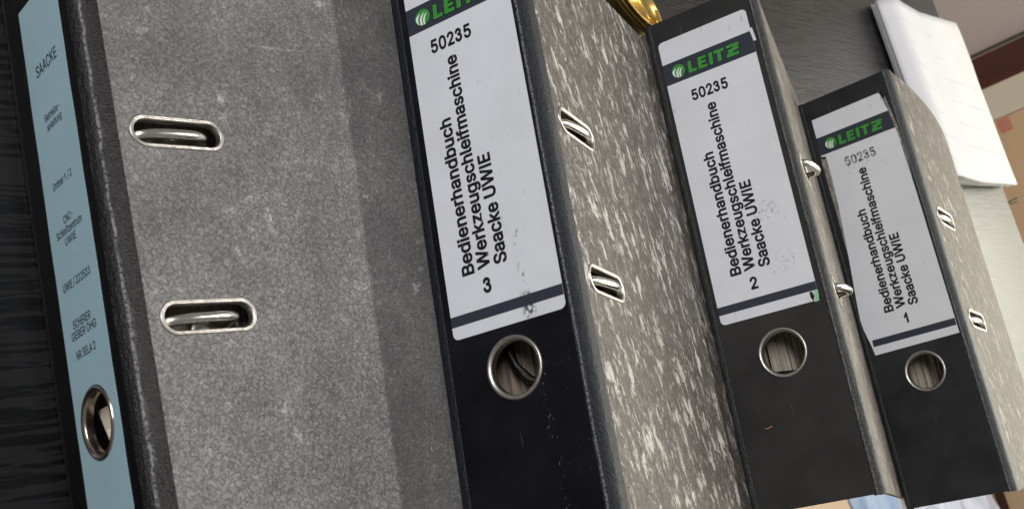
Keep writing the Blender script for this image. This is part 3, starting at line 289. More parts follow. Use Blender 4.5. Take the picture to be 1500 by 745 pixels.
GLYPHS_BOLD = json.loads('''{" ":[188,[]],"-":[453,[[[362,254],[364,242],[364,190],[362,178],[356,170],[344,163],[332,161],[116,161],[96,168],[88,182],[87,190],[88,250],[96,264],[108,270],[116,271],[336,271],[351,266]]]],".":[188,[[[165,62],[168,38],[164,18],[157,2],[136,-20],[120,-28],[104,-31],[88,-31],[72,-28],[56,-20],[34,2],[26,22],[23,34],[23,50],[30,74],[38,86],[52,99],[76,111],[96,114],[112,112],[132,104],[153,86]]]],"/":[249,[[[261,538],[261,526],[98,-82],[88,-96],[76,-102],[16,-103],[-4,-96],[-10,-86],[-12,-78],[-5,-42],[155,546],[164,556],[172,559],[232,560],[248,556],[258,546]]]],"0":[453,[[[407,411],[419,371],[431,295],[431,211],[427,175],[415,123],[396,71],[375,39],[342,5],[302,-19],[262,-31],[222,-34],[170,-26],[134,-10],[114,2],[100,15],[85,31],[65,59],[46,98],[33,139],[22,211],[21,271],[25,323],[33,367],[41,395],[57,435],[76,467],[111,503],[142,524],[162,532],[194,540],[230,543],[262,540],[290,533],[310,524],[330,512],[364,483],[380,463]],[[299,375],[283,403],[270,417],[258,425],[238,432],[214,432],[194,425],[173,407],[161,387],[145,343],[137,287],[136,267],[137,223],[141,187],[154,137],[164,115],[182,93],[194,85],[214,78],[242,78],[262,86],[281,103],[291,119],[303,147],[311,179],[317,243],[316,287],[311,331]]]],"1":[453,[[[300,518],[302,506],[302,2],[300,-10],[294,-18],[286,-24],[270,-27],[206,-27],[194,-24],[182,-13],[178,2],[178,178],[178,310],[174,309],[113,242],[102,236],[86,237],[74,246],[69,258],[70,354],[77,366],[174,474],[178,482],[180,518],[190,531],[206,536],[274,536],[290,531]]]],"2":[453,[[[395,438],[403,414],[407,390],[408,366],[400,318],[388,290],[360,246],[331,210],[307,182],[215,86],[218,84],[386,84],[402,80],[412,70],[416,54],[416,2],[415,-6],[408,-18],[402,-23],[386,-27],[66,-27],[50,-22],[42,-14],[37,2],[37,46],[40,58],[44,66],[112,138],[240,274],[276,318],[291,350],[292,386],[284,406],[272,418],[258,426],[238,432],[206,432],[186,424],[168,410],[157,386],[151,350],[142,340],[134,336],[122,335],[58,336],[49,342],[40,354],[41,394],[45,414],[54,438],[64,458],[82,481],[110,508],[154,531],[186,539],[222,543],[262,539],[294,532],[314,523],[334,511],[371,478]]]],"3":[453,[[[360,427],[368,387],[367,359],[356,319],[336,287],[363,251],[383,207],[390,163],[388,131],[379,95],[363,63],[339,31],[314,10],[270,-14],[246,-22],[218,-26],[182,-26],[158,-23],[130,-14],[110,-5],[86,10],[66,26],[37,63],[24,87],[13,123],[12,139],[17,159],[31,179],[50,191],[66,195],[90,193],[106,185],[123,167],[138,127],[147,115],[162,103],[186,94],[206,93],[226,97],[246,109],[262,127],[270,151],[268,175],[262,187],[250,202],[238,211],[214,220],[190,223],[166,235],[152,251],[146,267],[144,279],[145,295],[149,307],[156,319],[166,329],[186,339],[222,346],[230,350],[242,361],[248,375],[247,387],[242,395],[234,403],[218,412],[206,414],[182,412],[166,403],[158,395],[146,363],[137,351],[126,341],[110,333],[94,331],[78,333],[54,346],[45,355],[36,371],[33,395],[40,427],[49,447],[68,475],[102,505],[142,525],[174,532],[194,534],[226,532],[246,528],[278,516],[298,505],[314,493],[335,471],[351,447]]]],"5":[453,[[[391,519],[393,507],[392,447],[382,431],[374,427],[362,425],[178,425],[174,419],[167,355],[170,350],[186,356],[234,361],[270,356],[298,348],[322,337],[342,324],[368,299],[386,275],[403,243],[411,219],[415,199],[418,155],[415,127],[403,83],[378,40],[358,18],[338,2],[302,-18],[278,-27],[258,-30],[222,-34],[198,-33],[150,-23],[122,-10],[98,6],[65,39],[49,63],[38,95],[33,127],[34,135],[37,143],[42,149],[54,156],[130,155],[145,143],[153,115],[166,97],[182,86],[210,77],[238,78],[254,83],[273,95],[292,119],[300,147],[300,179],[291,207],[270,233],[250,245],[222,250],[194,248],[166,239],[138,221],[126,219],[66,226],[54,230],[44,239],[41,247],[41,263],[69,511],[76,527],[86,533],[98,536],[362,536],[378,533]]]],"A":[480,[[[327,450],[487,14],[489,2],[488,-10],[477,-22],[462,-27],[398,-27],[382,-23],[370,-10],[328,110],[322,115],[154,114],[130,47],[110,-10],[98,-23],[90,-26],[18,-27],[10,-26],[-4,-18],[-8,-10],[-10,2],[-6,18],[178,522],[186,531],[202,536],[274,536],[290,532],[300,522]],[[243,350],[240,358],[238,360],[236,358],[194,230],[198,226],[226,226],[282,226],[284,230]]]],"B":[456,[[[416,430],[423,402],[425,378],[420,330],[408,302],[396,286],[379,270],[380,266],[408,242],[431,206],[440,182],[443,162],[445,130],[443,110],[435,78],[424,54],[407,30],[370,1],[334,-15],[302,-23],[258,-27],[62,-27],[50,-24],[40,-18],[36,-10],[33,6],[33,506],[37,522],[40,526],[46,532],[62,536],[250,536],[266,535],[310,527],[342,515],[374,492],[391,474],[403,458]],[[324,162],[306,185],[282,200],[254,204],[154,204],[152,202],[152,122],[152,86],[154,84],[254,84],[286,88],[306,96],[323,114],[328,130],[328,146]],[[304,394],[298,405],[286,416],[262,423],[154,425],[152,422],[152,338],[152,314],[154,312],[242,312],[270,317],[290,329],[304,346],[309,370]]]],"C":[510,[[[487,399],[499,355],[499,343],[493,331],[478,322],[410,321],[394,325],[388,331],[367,379],[350,400],[334,412],[306,424],[282,428],[254,428],[230,424],[198,409],[168,383],[148,351],[141,331],[133,295],[130,259],[133,215],[141,179],[150,155],[161,135],[187,107],[214,90],[226,86],[246,81],[286,81],[310,86],[334,97],[359,119],[376,147],[384,171],[390,179],[398,185],[410,187],[470,187],[482,185],[491,179],[499,167],[499,155],[495,135],[483,99],[467,71],[448,43],[416,15],[390,-3],[346,-22],[314,-30],[262,-34],[202,-26],[166,-14],[134,3],[107,23],[82,48],[65,71],[46,103],[30,143],[17,199],[13,247],[14,279],[21,331],[33,375],[45,403],[60,431],[84,463],[106,485],[138,508],[170,525],[226,540],[262,543],[306,540],[342,532],[382,516],[418,493],[446,466],[472,431]]]],"E":[419,[[[395,522],[399,506],[399,454],[394,438],[382,428],[370,425],[154,425],[152,422],[152,318],[154,313],[362,312],[370,308],[379,298],[382,282],[380,222],[374,211],[366,205],[350,202],[154,202],[152,198],[152,86],[154,84],[374,84],[390,79],[398,70],[402,54],[402,2],[400,-10],[389,-22],[374,-27],[62,-27],[50,-24],[40,-18],[33,2],[33,506],[37,522],[46,532],[62,536],[370,536],[386,532]]]],"G":[520,[[[491,391],[500,351],[499,339],[493,331],[486,325],[470,322],[410,322],[398,325],[388,331],[376,359],[358,387],[346,401],[330,413],[302,425],[282,428],[250,428],[218,421],[202,412],[176,391],[165,379],[148,351],[141,331],[133,295],[130,251],[136,195],[145,167],[157,143],[174,120],[190,105],[214,90],[226,86],[246,81],[290,81],[310,85],[330,93],[349,107],[364,123],[376,143],[383,163],[384,171],[382,172],[286,172],[274,174],[266,179],[257,195],[256,255],[261,271],[274,281],[286,283],[474,283],[490,280],[500,271],[504,255],[504,179],[500,147],[487,103],[475,79],[459,55],[418,13],[394,-2],[358,-19],[334,-26],[306,-31],[266,-34],[202,-26],[166,-14],[134,3],[103,27],[86,44],[61,75],[45,103],[21,171],[13,247],[15,295],[22,339],[40,395],[62,435],[82,461],[110,489],[135,507],[158,520],[190,532],[226,540],[270,543],[326,536],[370,521],[406,501],[448,463],[479,419]]]],"H":[517,[[[483,514],[484,2],[480,-14],[470,-23],[454,-27],[394,-27],[378,-22],[370,-14],[365,2],[365,202],[362,205],[154,205],[152,202],[152,2],[148,-14],[138,-23],[122,-27],[62,-27],[46,-22],[38,-14],[33,2],[33,506],[37,522],[40,526],[54,535],[122,536],[138,532],[148,522],[152,506],[152,318],[154,316],[362,316],[365,318],[365,506],[369,522],[378,532],[386,535],[454,536],[470,532],[480,522]]]],"I":[207,[[[162,514],[162,-6],[155,-18],[149,-23],[141,-26],[73,-27],[53,-20],[47,-10],[45,-2],[45,514],[48,522],[57,532],[73,536],[141,535],[156,526]]]],"K":[467,[[[471,522],[474,514],[474,502],[468,490],[278,286],[472,14],[476,2],[472,-14],[462,-23],[446,-27],[374,-27],[354,-20],[207,186],[198,198],[194,200],[160,166],[152,154],[152,50],[151,-6],[148,-14],[138,-23],[122,-27],[62,-27],[42,-20],[34,-6],[33,2],[33,506],[37,522],[46,532],[62,536],[130,535],[138,532],[148,522],[152,506],[152,326],[154,321],[350,532],[366,536],[446,536],[462,532]]]],"L":[393,[[[387,62],[387,-6],[380,-18],[374,-23],[366,-26],[62,-27],[50,-24],[40,-18],[33,2],[33,446],[33,506],[37,522],[46,532],[62,536],[130,535],[145,526],[151,514],[152,86],[154,84],[366,83],[381,74]]]],"N":[523,[[[488,518],[490,506],[490,2],[488,-10],[482,-18],[474,-24],[458,-27],[390,-27],[374,-23],[368,-18],[154,317],[152,310],[151,-6],[144,-18],[138,-23],[130,-26],[62,-27],[42,-20],[36,-10],[34,-2],[33,506],[37,522],[40,526],[46,532],[62,536],[134,536],[150,532],[156,526],[370,190],[372,198],[373,514],[376,522],[386,532],[402,536],[470,535],[482,527]]]],"O":[533,[[[502,371],[512,339],[515,315],[520,259],[519,227],[515,191],[503,139],[484,95],[448,43],[426,22],[398,2],[366,-15],[334,-26],[314,-30],[262,-34],[202,-26],[166,-14],[118,15],[86,44],[65,71],[48,99],[32,139],[21,175],[17,199],[13,259],[21,331],[33,375],[45,403],[60,431],[82,459],[110,488],[138,508],[162,521],[206,536],[262,543],[306,540],[342,532],[366,524],[398,507],[418,492],[452,459],[471,435],[483,415]],[[392,335],[383,355],[362,386],[338,408],[314,421],[282,428],[254,428],[230,424],[202,412],[186,401],[160,371],[148,351],[137,315],[132,287],[130,251],[133,215],[142,176],[150,155],[164,131],[194,102],[214,90],[246,81],[286,81],[318,90],[334,98],[352,111],[372,135],[387,163],[399,199],[403,239],[403,267],[399,307]]]],"R":[449,[[[424,426],[431,402],[435,374],[435,330],[431,302],[420,270],[404,242],[386,221],[354,198],[352,194],[451,14],[454,6],[454,-6],[448,-18],[438,-24],[426,-27],[354,-27],[342,-24],[334,-19],[230,171],[153,170],[152,58],[151,-6],[148,-14],[138,-23],[122,-27],[62,-27],[42,-20],[34,-6],[33,2],[33,506],[37,522],[46,532],[62,536],[238,536],[298,530],[342,515],[362,503],[382,488],[399,470]],[[311,390],[294,411],[286,416],[262,423],[154,425],[152,422],[152,306],[152,286],[154,282],[238,282],[266,285],[290,293],[308,310],[315,326],[318,354]]]],"S":[447,[[[418,429],[425,405],[428,381],[426,369],[421,361],[408,352],[340,351],[324,355],[314,365],[306,393],[294,409],[276,422],[240,431],[200,430],[176,423],[161,413],[152,404],[147,397],[142,381],[143,365],[146,357],[160,343],[172,336],[216,319],[284,302],[328,286],[376,259],[400,236],[418,213],[429,185],[433,165],[435,133],[433,109],[430,93],[418,65],[394,29],[380,15],[360,0],[328,-17],[308,-25],[280,-31],[236,-36],[212,-36],[156,-28],[116,-15],[92,-3],[72,11],[54,29],[39,49],[20,89],[15,109],[11,137],[16,151],[24,159],[32,163],[112,163],[121,157],[128,148],[135,121],[148,100],[176,84],[220,76],[260,80],[284,88],[305,105],[313,117],[318,133],[318,149],[314,157],[296,174],[260,190],[168,215],[116,236],[80,259],[51,289],[34,317],[28,341],[26,393],[31,417],[40,441],[51,461],[72,486],[104,511],[136,527],[160,534],[224,543],[276,538],[328,522],[372,494],[402,461]]]],"U":[517,[[[483,514],[484,162],[479,126],[475,110],[456,66],[439,42],[418,20],[398,5],[370,-12],[342,-23],[306,-31],[246,-35],[210,-31],[166,-20],[138,-7],[98,21],[81,38],[62,66],[49,90],[41,114],[33,170],[33,442],[33,506],[37,522],[46,532],[62,536],[122,536],[138,532],[147,522],[151,506],[151,174],[156,142],[164,126],[178,108],[206,89],[238,80],[286,81],[310,88],[333,102],[351,122],[363,150],[366,174],[366,506],[368,518],[374,527],[386,535],[454,536],[470,532],[480,522]]]],"W":[686,[[[695,518],[695,498],[559,2],[555,-10],[549,-18],[542,-24],[530,-27],[458,-27],[442,-23],[432,-14],[428,-6],[347,298],[342,308],[255,-10],[242,-24],[226,-27],[158,-27],[142,-23],[132,-14],[128,-6],[22,385],[-10,502],[-7,522],[2,532],[18,536],[86,535],[102,526],[107,518],[111,506],[194,188],[281,518],[290,530],[302,535],[386,535],[398,528],[407,514],[489,198],[494,190],[569,486],[580,522],[590,532],[598,535],[666,536],[682,532],[690,526]]]],"a":[389,[[[354,317],[361,285],[364,257],[364,5],[361,-11],[348,-24],[332,-27],[280,-27],[264,-23],[252,-11],[212,-29],[176,-35],[152,-36],[124,-32],[84,-20],[68,-12],[38,13],[14,49],[7,73],[3,101],[7,141],[19,173],[34,193],[48,207],[60,214],[96,230],[144,242],[244,255],[249,261],[245,281],[235,293],[216,302],[200,304],[172,302],[152,294],[132,276],[120,257],[104,248],[92,248],[36,264],[22,273],[15,285],[15,297],[22,317],[34,337],[48,354],[72,375],[88,386],[116,398],[168,410],[204,411],[240,407],[272,397],[288,391],[314,373],[337,349]],[[249,149],[244,151],[180,142],[144,134],[136,130],[123,121],[119,109],[119,97],[128,84],[144,75],[168,72],[196,75],[216,83],[234,97],[241,109],[249,133]]]],"b":[424,[[[403,282],[412,246],[416,218],[417,178],[412,130],[404,98],[395,74],[369,30],[347,8],[327,-7],[307,-19],[267,-32],[223,-35],[191,-31],[159,-20],[139,-7],[126,-22],[111,-27],[55,-27],[43,-24],[33,-18],[26,2],[26,210],[26,506],[30,522],[39,532],[47,535],[119,535],[127,532],[137,522],[141,506],[141,390],[143,387],[171,402],[215,411],[267,408],[307,395],[339,375],[368,346],[392,310]],[[291,250],[276,278],[263,290],[243,300],[215,303],[195,299],[177,290],[161,274],[154,262],[142,222],[140,170],[149,126],[165,98],[179,86],[195,77],[215,74],[243,76],[255,81],[263,88],[275,99],[285,114],[292,130],[299,158],[300,210]]]],"c":[396,[[[382,302],[388,278],[386,266],[380,258],[364,250],[316,237],[296,236],[286,242],[279,250],[273,266],[265,278],[252,291],[236,299],[208,303],[180,299],[160,288],[139,262],[131,242],[123,194],[128,146],[139,114],[154,94],[172,80],[180,77],[208,73],[232,76],[244,81],[266,98],[284,134],[300,143],[312,143],[372,127],[386,114],[389,106],[389,94],[378,66],[362,38],[348,21],[324,1],[292,-17],[268,-27],[224,-35],[196,-35],[164,-31],[128,-20],[104,-8],[76,13],[63,26],[42,54],[31,74],[20,102],[15,122],[7,190],[11,230],[20,274],[31,302],[48,330],[61,346],[92,375],[124,395],[136,399],[168,408],[196,411],[224,411],[252,407],[288,396],[312,383],[336,367],[349,354],[370,326]]]],"d":[424,[[[397,518],[399,2],[394,-14],[384,-24],[372,-27],[316,-27],[300,-23],[288,-9],[284,-8],[260,-22],[236,-31],[200,-35],[172,-34],[128,-23],[104,-11],[76,9],[54,34],[34,66],[20,102],[11,138],[7,178],[8,218],[14,258],[31,306],[48,334],[59,350],[96,383],[120,396],[156,407],[188,411],[212,411],[252,403],[280,388],[284,390],[284,506],[286,518],[291,526],[304,535],[312,536],[372,536],[388,530]],[[278,246],[269,266],[257,282],[240,295],[232,298],[200,303],[180,300],[162,290],[148,277],[138,262],[126,226],[123,182],[126,150],[132,132],[139,114],[150,98],[164,85],[180,77],[200,74],[228,76],[248,88],[262,102],[270,114],[282,150],[285,194]]]],"e":[404,[[[382,294],[394,250],[398,202],[397,162],[393,154],[384,146],[368,142],[132,142],[128,138],[138,110],[153,94],[164,84],[196,74],[216,73],[252,81],[269,94],[286,122],[300,131],[312,131],[364,119],[376,115],[389,102],[390,82],[377,50],[366,34],[343,10],[320,-7],[288,-23],[256,-31],[224,-34],[200,-35],[168,-31],[140,-24],[112,-12],[76,13],[63,26],[42,54],[20,102],[11,138],[7,178],[11,238],[18,270],[31,302],[48,330],[63,350],[80,367],[104,384],[124,395],[148,404],[180,410],[220,411],[264,403],[308,384],[331,366],[352,345],[373,314]],[[274,258],[262,278],[248,292],[232,299],[220,302],[200,303],[176,299],[156,287],[147,278],[135,262],[130,250],[132,248],[272,248],[276,250]]]],"f":[254,[[[269,526],[269,514],[254,462],[244,448],[228,442],[192,447],[176,443],[170,434],[169,410],[172,406],[224,406],[240,403],[250,394],[254,378],[255,330],[251,314],[236,302],[172,300],[169,298],[169,2],[166,-10],[156,-22],[140,-27],[76,-26],[64,-20],[57,-10],[54,2],[54,298],[52,300],[0,301],[-8,304],[-17,314],[-21,330],[-21,374],[-18,390],[-12,398],[-4,404],[8,406],[52,406],[58,470],[67,490],[80,509],[97,526],[124,544],[144,551],[172,556],[216,555],[236,551],[256,544],[266,534]]]],"g":[425,[[[398,387],[398,-33],[389,-73],[370,-109],[336,-141],[308,-158],[284,-167],[252,-174],[216,-178],[160,-174],[128,-167],[108,-159],[92,-151],[64,-130],[44,-109],[27,-81],[25,-69],[27,-57],[40,-44],[84,-19],[92,-15],[108,-15],[120,-23],[144,-51],[156,-59],[172,-66],[188,-70],[208,-70],[240,-67],[252,-62],[266,-53],[274,-45],[280,-33],[284,-1],[280,1],[252,-14],[220,-21],[172,-21],[140,-15],[112,-3],[84,14],[60,36],[35,71],[24,95],[14,123],[8,163],[7,203],[10,235],[14,259],[26,295],[42,327],[58,347],[82,371],[112,392],[148,405],[188,411],[236,408],[260,400],[284,385],[296,399],[304,404],[368,406],[380,405],[388,400]],[[278,247],[273,259],[257,283],[236,297],[220,301],[200,303],[180,299],[164,292],[146,275],[138,263],[127,231],[123,187],[130,143],[138,123],[146,111],[160,98],[176,90],[212,86],[232,89],[248,97],[264,112],[273,127],[285,171],[285,211]]]],"h":[410,[[[372,318],[380,286],[384,250],[384,2],[377,-18],[367,-24],[355,-27],[299,-27],[283,-23],[273,-14],[269,2],[268,254],[259,278],[251,288],[231,300],[207,302],[187,299],[163,287],[150,270],[142,246],[141,2],[137,-14],[123,-24],[111,-27],[47,-26],[33,-18],[26,2],[26,506],[30,522],[39,532],[55,536],[111,536],[127,532],[137,522],[140,514],[141,394],[143,388],[175,404],[219,411],[247,410],[283,403],[311,391],[329,378],[352,354]]]],"i":[167,[[[140,386],[140,-6],[137,-14],[127,-23],[111,-27],[47,-26],[35,-20],[27,-6],[26,2],[26,374],[28,386],[35,398],[43,404],[55,406],[111,406],[123,404],[132,398]],[[148,510],[153,490],[152,470],[148,458],[139,443],[127,431],[111,421],[83,416],[55,422],[43,428],[31,440],[19,459],[14,482],[21,514],[39,535],[59,547],[83,551],[107,547],[131,532]]]],"k":[381,[[[384,390],[386,374],[381,362],[237,214],[395,14],[398,6],[397,-6],[391,-18],[383,-24],[367,-27],[295,-27],[280,-22],[271,-14],[151,137],[142,130],[141,126],[141,2],[137,-14],[127,-23],[119,-26],[71,-27],[55,-27],[39,-22],[31,-14],[26,2],[26,506],[30,522],[39,532],[55,536],[119,535],[127,532],[137,522],[141,506],[141,278],[143,273],[271,402],[287,406],[355,406],[371,403]]]],"l":[189,[[[140,516],[141,84],[143,80],[147,79],[175,80],[183,77],[193,68],[197,60],[208,4],[205,-8],[199,-16],[191,-22],[179,-25],[155,-29],[131,-29],[103,-25],[87,-20],[67,-10],[53,4],[41,20],[31,44],[26,76],[26,508],[29,520],[35,528],[43,534],[55,536],[111,536],[123,534],[132,528]]]],"m":[610,[[[572,326],[580,298],[584,262],[584,2],[581,-10],[575,-20],[555,-27],[491,-26],[483,-23],[477,-18],[470,-6],[468,266],[461,286],[455,292],[443,299],[423,303],[407,303],[384,294],[369,278],[363,258],[362,2],[360,-10],[347,-24],[331,-27],[275,-27],[263,-24],[255,-18],[249,-10],[247,2],[247,266],[244,278],[239,286],[225,298],[215,301],[191,303],[175,299],[163,292],[153,282],[143,258],[141,2],[140,-6],[133,-18],[127,-23],[111,-27],[55,-27],[43,-24],[31,-14],[26,2],[26,374],[29,390],[35,398],[43,404],[55,406],[107,406],[123,403],[139,388],[159,400],[191,411],[207,413],[247,411],[287,395],[303,383],[319,365],[359,395],[391,407],[419,412],[463,411],[491,404],[523,388],[539,375],[551,361],[564,342]]]],"n":[410,[[[372,318],[380,286],[384,250],[384,2],[377,-18],[367,-24],[355,-27],[299,-27],[283,-23],[273,-14],[269,2],[268,254],[259,278],[251,288],[235,298],[215,302],[187,299],[163,287],[150,270],[141,242],[141,86],[141,2],[137,-14],[131,-20],[127,-23],[111,-27],[55,-27],[39,-22],[29,-10],[26,2],[26,374],[29,390],[35,398],[43,404],[55,406],[111,406],[123,403],[131,397],[139,386],[175,404],[207,410],[235,411],[283,403],[311,391],[329,378],[352,354]]]],"r":[259,[[[268,394],[270,326],[269,314],[264,306],[251,296],[203,299],[171,291],[151,273],[143,254],[141,2],[137,-14],[127,-23],[111,-27],[55,-27],[35,-20],[29,-10],[27,-2],[26,374],[29,390],[35,398],[43,404],[55,406],[119,404],[139,391],[155,400],[175,406],[207,412],[251,409],[262,402]]]],"s":[365,[[[347,306],[350,286],[348,278],[338,268],[318,261],[270,251],[258,252],[250,258],[230,290],[226,295],[210,303],[186,306],[162,303],[146,294],[136,282],[137,270],[139,266],[154,257],[238,235],[286,219],[310,203],[339,174],[351,150],[356,134],[358,102],[355,78],[348,54],[336,34],[310,5],[298,-3],[270,-19],[230,-31],[174,-35],[118,-28],[82,-12],[56,6],[28,38],[21,50],[13,74],[9,94],[12,106],[19,114],[30,120],[86,132],[102,132],[110,128],[118,118],[128,94],[138,84],[150,77],[166,73],[190,72],[214,77],[230,85],[240,98],[240,110],[233,118],[226,122],[198,131],[122,150],[86,165],[58,184],[37,210],[28,226],[21,254],[21,290],[24,310],[32,330],[45,350],[66,372],[82,384],[122,402],[166,411],[206,411],[250,403],[278,391],[306,371],[318,358],[335,334]]]],"t":[227,[[[230,386],[231,330],[229,318],[224,310],[208,301],[156,300],[153,298],[153,94],[155,82],[160,78],[176,77],[208,80],[216,76],[224,68],[229,58],[238,14],[239,2],[237,-10],[224,-23],[192,-30],[160,-31],[116,-24],[96,-15],[68,8],[54,26],[43,54],[38,90],[38,298],[36,300],[0,301],[-8,304],[-17,314],[-21,330],[-21,374],[-18,390],[-12,398],[-4,404],[8,406],[36,406],[38,410],[39,478],[48,491],[56,496],[68,498],[124,498],[136,496],[144,490],[150,482],[153,466],[153,410],[156,406],[212,404],[222,398]]]],"u":[410,[[[381,389],[384,377],[384,5],[381,-11],[375,-19],[367,-25],[355,-27],[291,-25],[280,-19],[271,-6],[247,-19],[223,-27],[191,-32],[175,-32],[143,-28],[119,-21],[95,-8],[79,3],[59,25],[46,45],[37,65],[30,93],[26,129],[26,293],[26,377],[29,389],[35,399],[55,406],[111,406],[127,402],[133,397],[140,385],[141,377],[141,137],[145,113],[157,93],[171,83],[199,77],[223,80],[239,87],[253,101],[263,117],[268,133],[269,377],[273,393],[283,402],[299,406],[355,406],[371,401]]]],"z":[380,[[[357,390],[360,374],[360,334],[357,318],[179,86],[184,83],[336,83],[352,79],[362,70],[366,54],[366,2],[362,-14],[352,-23],[336,-27],[44,-27],[28,-22],[20,-14],[15,2],[15,42],[18,58],[200,294],[196,296],[52,296],[36,300],[28,306],[22,318],[22,378],[26,394],[36,403],[52,406],[328,406],[344,403]]]]}''')

# ------------------------------------------------------------------ mesh helpers (millimetres in, metres out)
def tag(o, label=None, category=None, group=None, kind=None):
    if label: o['label'] = label
    if category: o['category'] = category
    if group: o['group'] = group
    if kind: o['kind'] = kind
    return o

def link(name, me, mat, parent=None, smooth=None):
    o = bpy.data.objects.new(name, me); COL.objects.link(o)
    if mat: me.materials.clear(); me.materials.append(mat)
    if parent: o.parent = parent
    if smooth is not None:
        for p in me.polygons: p.use_smooth = True
        if smooth < 179:
            bm = bmesh.new(); bm.from_mesh(me)
            for e in bm.edges:
                if len(e.link_faces) == 2 and e.calc_face_angle(0) > R(smooth): e.smooth = False
            bm.to_mesh(me); bm.free()
    return o

def fill2d(loops, depth, offset=0.0):
    """outlines with holes -> solid sheet; x,y as given, z in +-depth/2"""
    cu = bpy.data.curves.new('outline', 'CURVE'); cu.dimensions = '2D'; cu.fill_mode = 'BOTH'
    cu.extrude = depth / 2; cu.offset = offset
    for l in loops:
        sp = cu.splines.new('POLY'); sp.points.add(len(l) - 1)
        for p, (x, y) in zip(sp.points, l): p.co = (x, y, 0, 1)
        sp.use_cyclic_u = True
    o = bpy.data.objects.new('outline', cu); COL.objects.link(o)
    dg = bpy.context.evaluated_depsgraph_get()
    me = bpy.data.meshes.new_from_object(o.evaluated_get(dg))
    bpy.data.objects.remove(o); bpy.data.curves.remove(cu)
    return me

def plate(name, loops, depth, mapf, mat, parent=None, offset=0.0, cuts=(), smooth=None):
    me = fill2d(loops, depth, offset)
    bm = bmesh.new(); bm.from_mesh(me)
    bmesh.ops.remove_doubles(bm, verts=bm.verts, dist=1e-5)
    for (co, no) in cuts:
        bmesh.ops.bisect_plane(bm, geom=bm.verts[:] + bm.edges[:] + bm.faces[:], plane_co=co, plane_no=no)
    for v in bm.verts: v.co = Vector(mapf(*v.co)) * MM
    bmesh.ops.recalc_face_normals(bm, faces=bm.faces)
    bm.to_mesh(me); bm.free()
    return link(name, me, mat, parent, smooth)

def pydata(name, verts, faces, mat, parent=None, smooth=None):
    me = bpy.data.meshes.new(name); me.from_pydata([Vector(v) * MM for v in verts], [], faces)
    bm = bmesh.new(); bm.from_mesh(me); bmesh.ops.recalc_face_normals(bm, faces=bm.faces); bm.to_mesh(me); bm.free()
    return link(name, me, mat, parent, smooth)

def grid_faces(nr, nc, close_r=False, close_c=False):
    f = []
    for i in range(nr if close_r else nr - 1):
        for j in range(nc if close_c else nc - 1):
            f.append((i * nc + j, i * nc + (j + 1) % nc, ((i + 1) % nr) * nc + (j + 1) % nc, ((i + 1) % nr) * nc + j))
    return f

def tube(name, path, rad, mat, parent=None, n=12, closed=False):
    P = [Vector(p) for p in path]; verts = []
    prev = None
    for i, p in enumerate(P):
        a = P[i - 1] if (i or closed) else p; b = P[(i + 1) % len(P)] if (i < len(P) - 1 or closed) else p
        t = (b - a).normalized()
        if prev is None: prev = t.orthogonal().normalized()
        prev = (prev - t * prev.dot(t)).normalized(); q = t.cross(prev)
        r = rad(i / max(1, len(P) - 1)) if callable(rad) else rad
        for k in range(n):
            an = 2 * pi * k / n; verts.append(p + (prev * cos(an) + q * sin(an)) * r)
    f = grid_faces(len(P), n, closed, True)
    if not closed: f += [tuple(range(n)), tuple(range((len(P) - 1) * n, len(P) * n))]
    return pydata(name, verts, f, mat, parent, 60)

def rim(name, path, profile, mapf, mat, parent):
    """profile (outward, up) swept round a closed 2d path"""
    n = len(path); V = []
    for i in range(n):
        a = Vector(path[i - 1]); b = Vector(path[(i + 1) % n]); t = (b - a).normalized(); nr = Vector((t.y, -t.x))
        for (o, h) in profile:
            p = Vector(path[i]) + nr * o; V.append(mapf(p.x, p.y, h))
    return pydata(name, V, grid_faces(n, len(profile), True, False), mat, parent, 50)

def circle(cx, cy, r, n=48, a0=0): return [(cx + r * cos(a0 + 2 * pi * k / n), cy + r * sin(a0 + 2 * pi * k / n)) for k in range(n)]
def rrect(x0, y0, x1, y1, r, n=6):
    P = []
    for (cx, cy, a) in ((x1 - r, y1 - r, 0), (x0 + r, y1 - r, pi / 2), (x0 + r, y0 + r, pi), (x1 - r, y0 + r, 3 * pi / 2)):
        for k in range(n + 1):
            t = a + pi / 2 * k / n; P.append((cx + r * cos(t), cy + r * sin(t)))
    return P
def stadium(x0, x1, cy, r, n=12):      # long in y
    P = []
    for k in range(n + 1): t = pi * k / n; P.append((cy + r * cos(t), x1 - r + r * sin(t)))
    for k in range(n + 1): t = pi + pi * k / n; P.append((cy + r * cos(t), x0 + r + r * sin(t)))
    return P

def box(name, x0, x1, y0, y1, z0, z1, mat, parent=None, bev=0.0):
    bm = bmesh.new(); bmesh.ops.create_cube(bm, size=1)
    for v in bm.verts:
        v.co = Vector(((x0 + x1) / 2 + v.co.x * (x1 - x0), (y0 + y1) / 2 + v.co.y * (y1 - y0), (z0 + z1) / 2 + v.co.z * (z1 - z0))) * MM
    if bev: bmesh.ops.bevel(bm, geom=bm.edges[:], offset=bev * MM, segments=3, affect='EDGES', profile=.5)
    me = bpy.data.meshes.new(name); bm.to_mesh(me); bm.free()
    return link(name, me, mat, parent, 40 if bev else None)

# spine coordinates: X across the spine (u), Y down its height (v), Z towards the viewer
def on_spine(h): return lambda X, Y, Z: (Y, -h - Z, X)

def text_loops(s, G):
    x = 0; L = []
    lo, hi = 1e9, -1e9
    for ch in s:
        adv, loops = G[ch]
        for l in loops:
            L.append([(px + x, py) for px, py in l])
            lo = min(lo, min(p[0] for p in L[-1])); hi = max(hi, max(p[0] for p in L[-1]))
        x += adv
    return [[((px - lo) , py) for px, py in l] for l in L], hi - lo

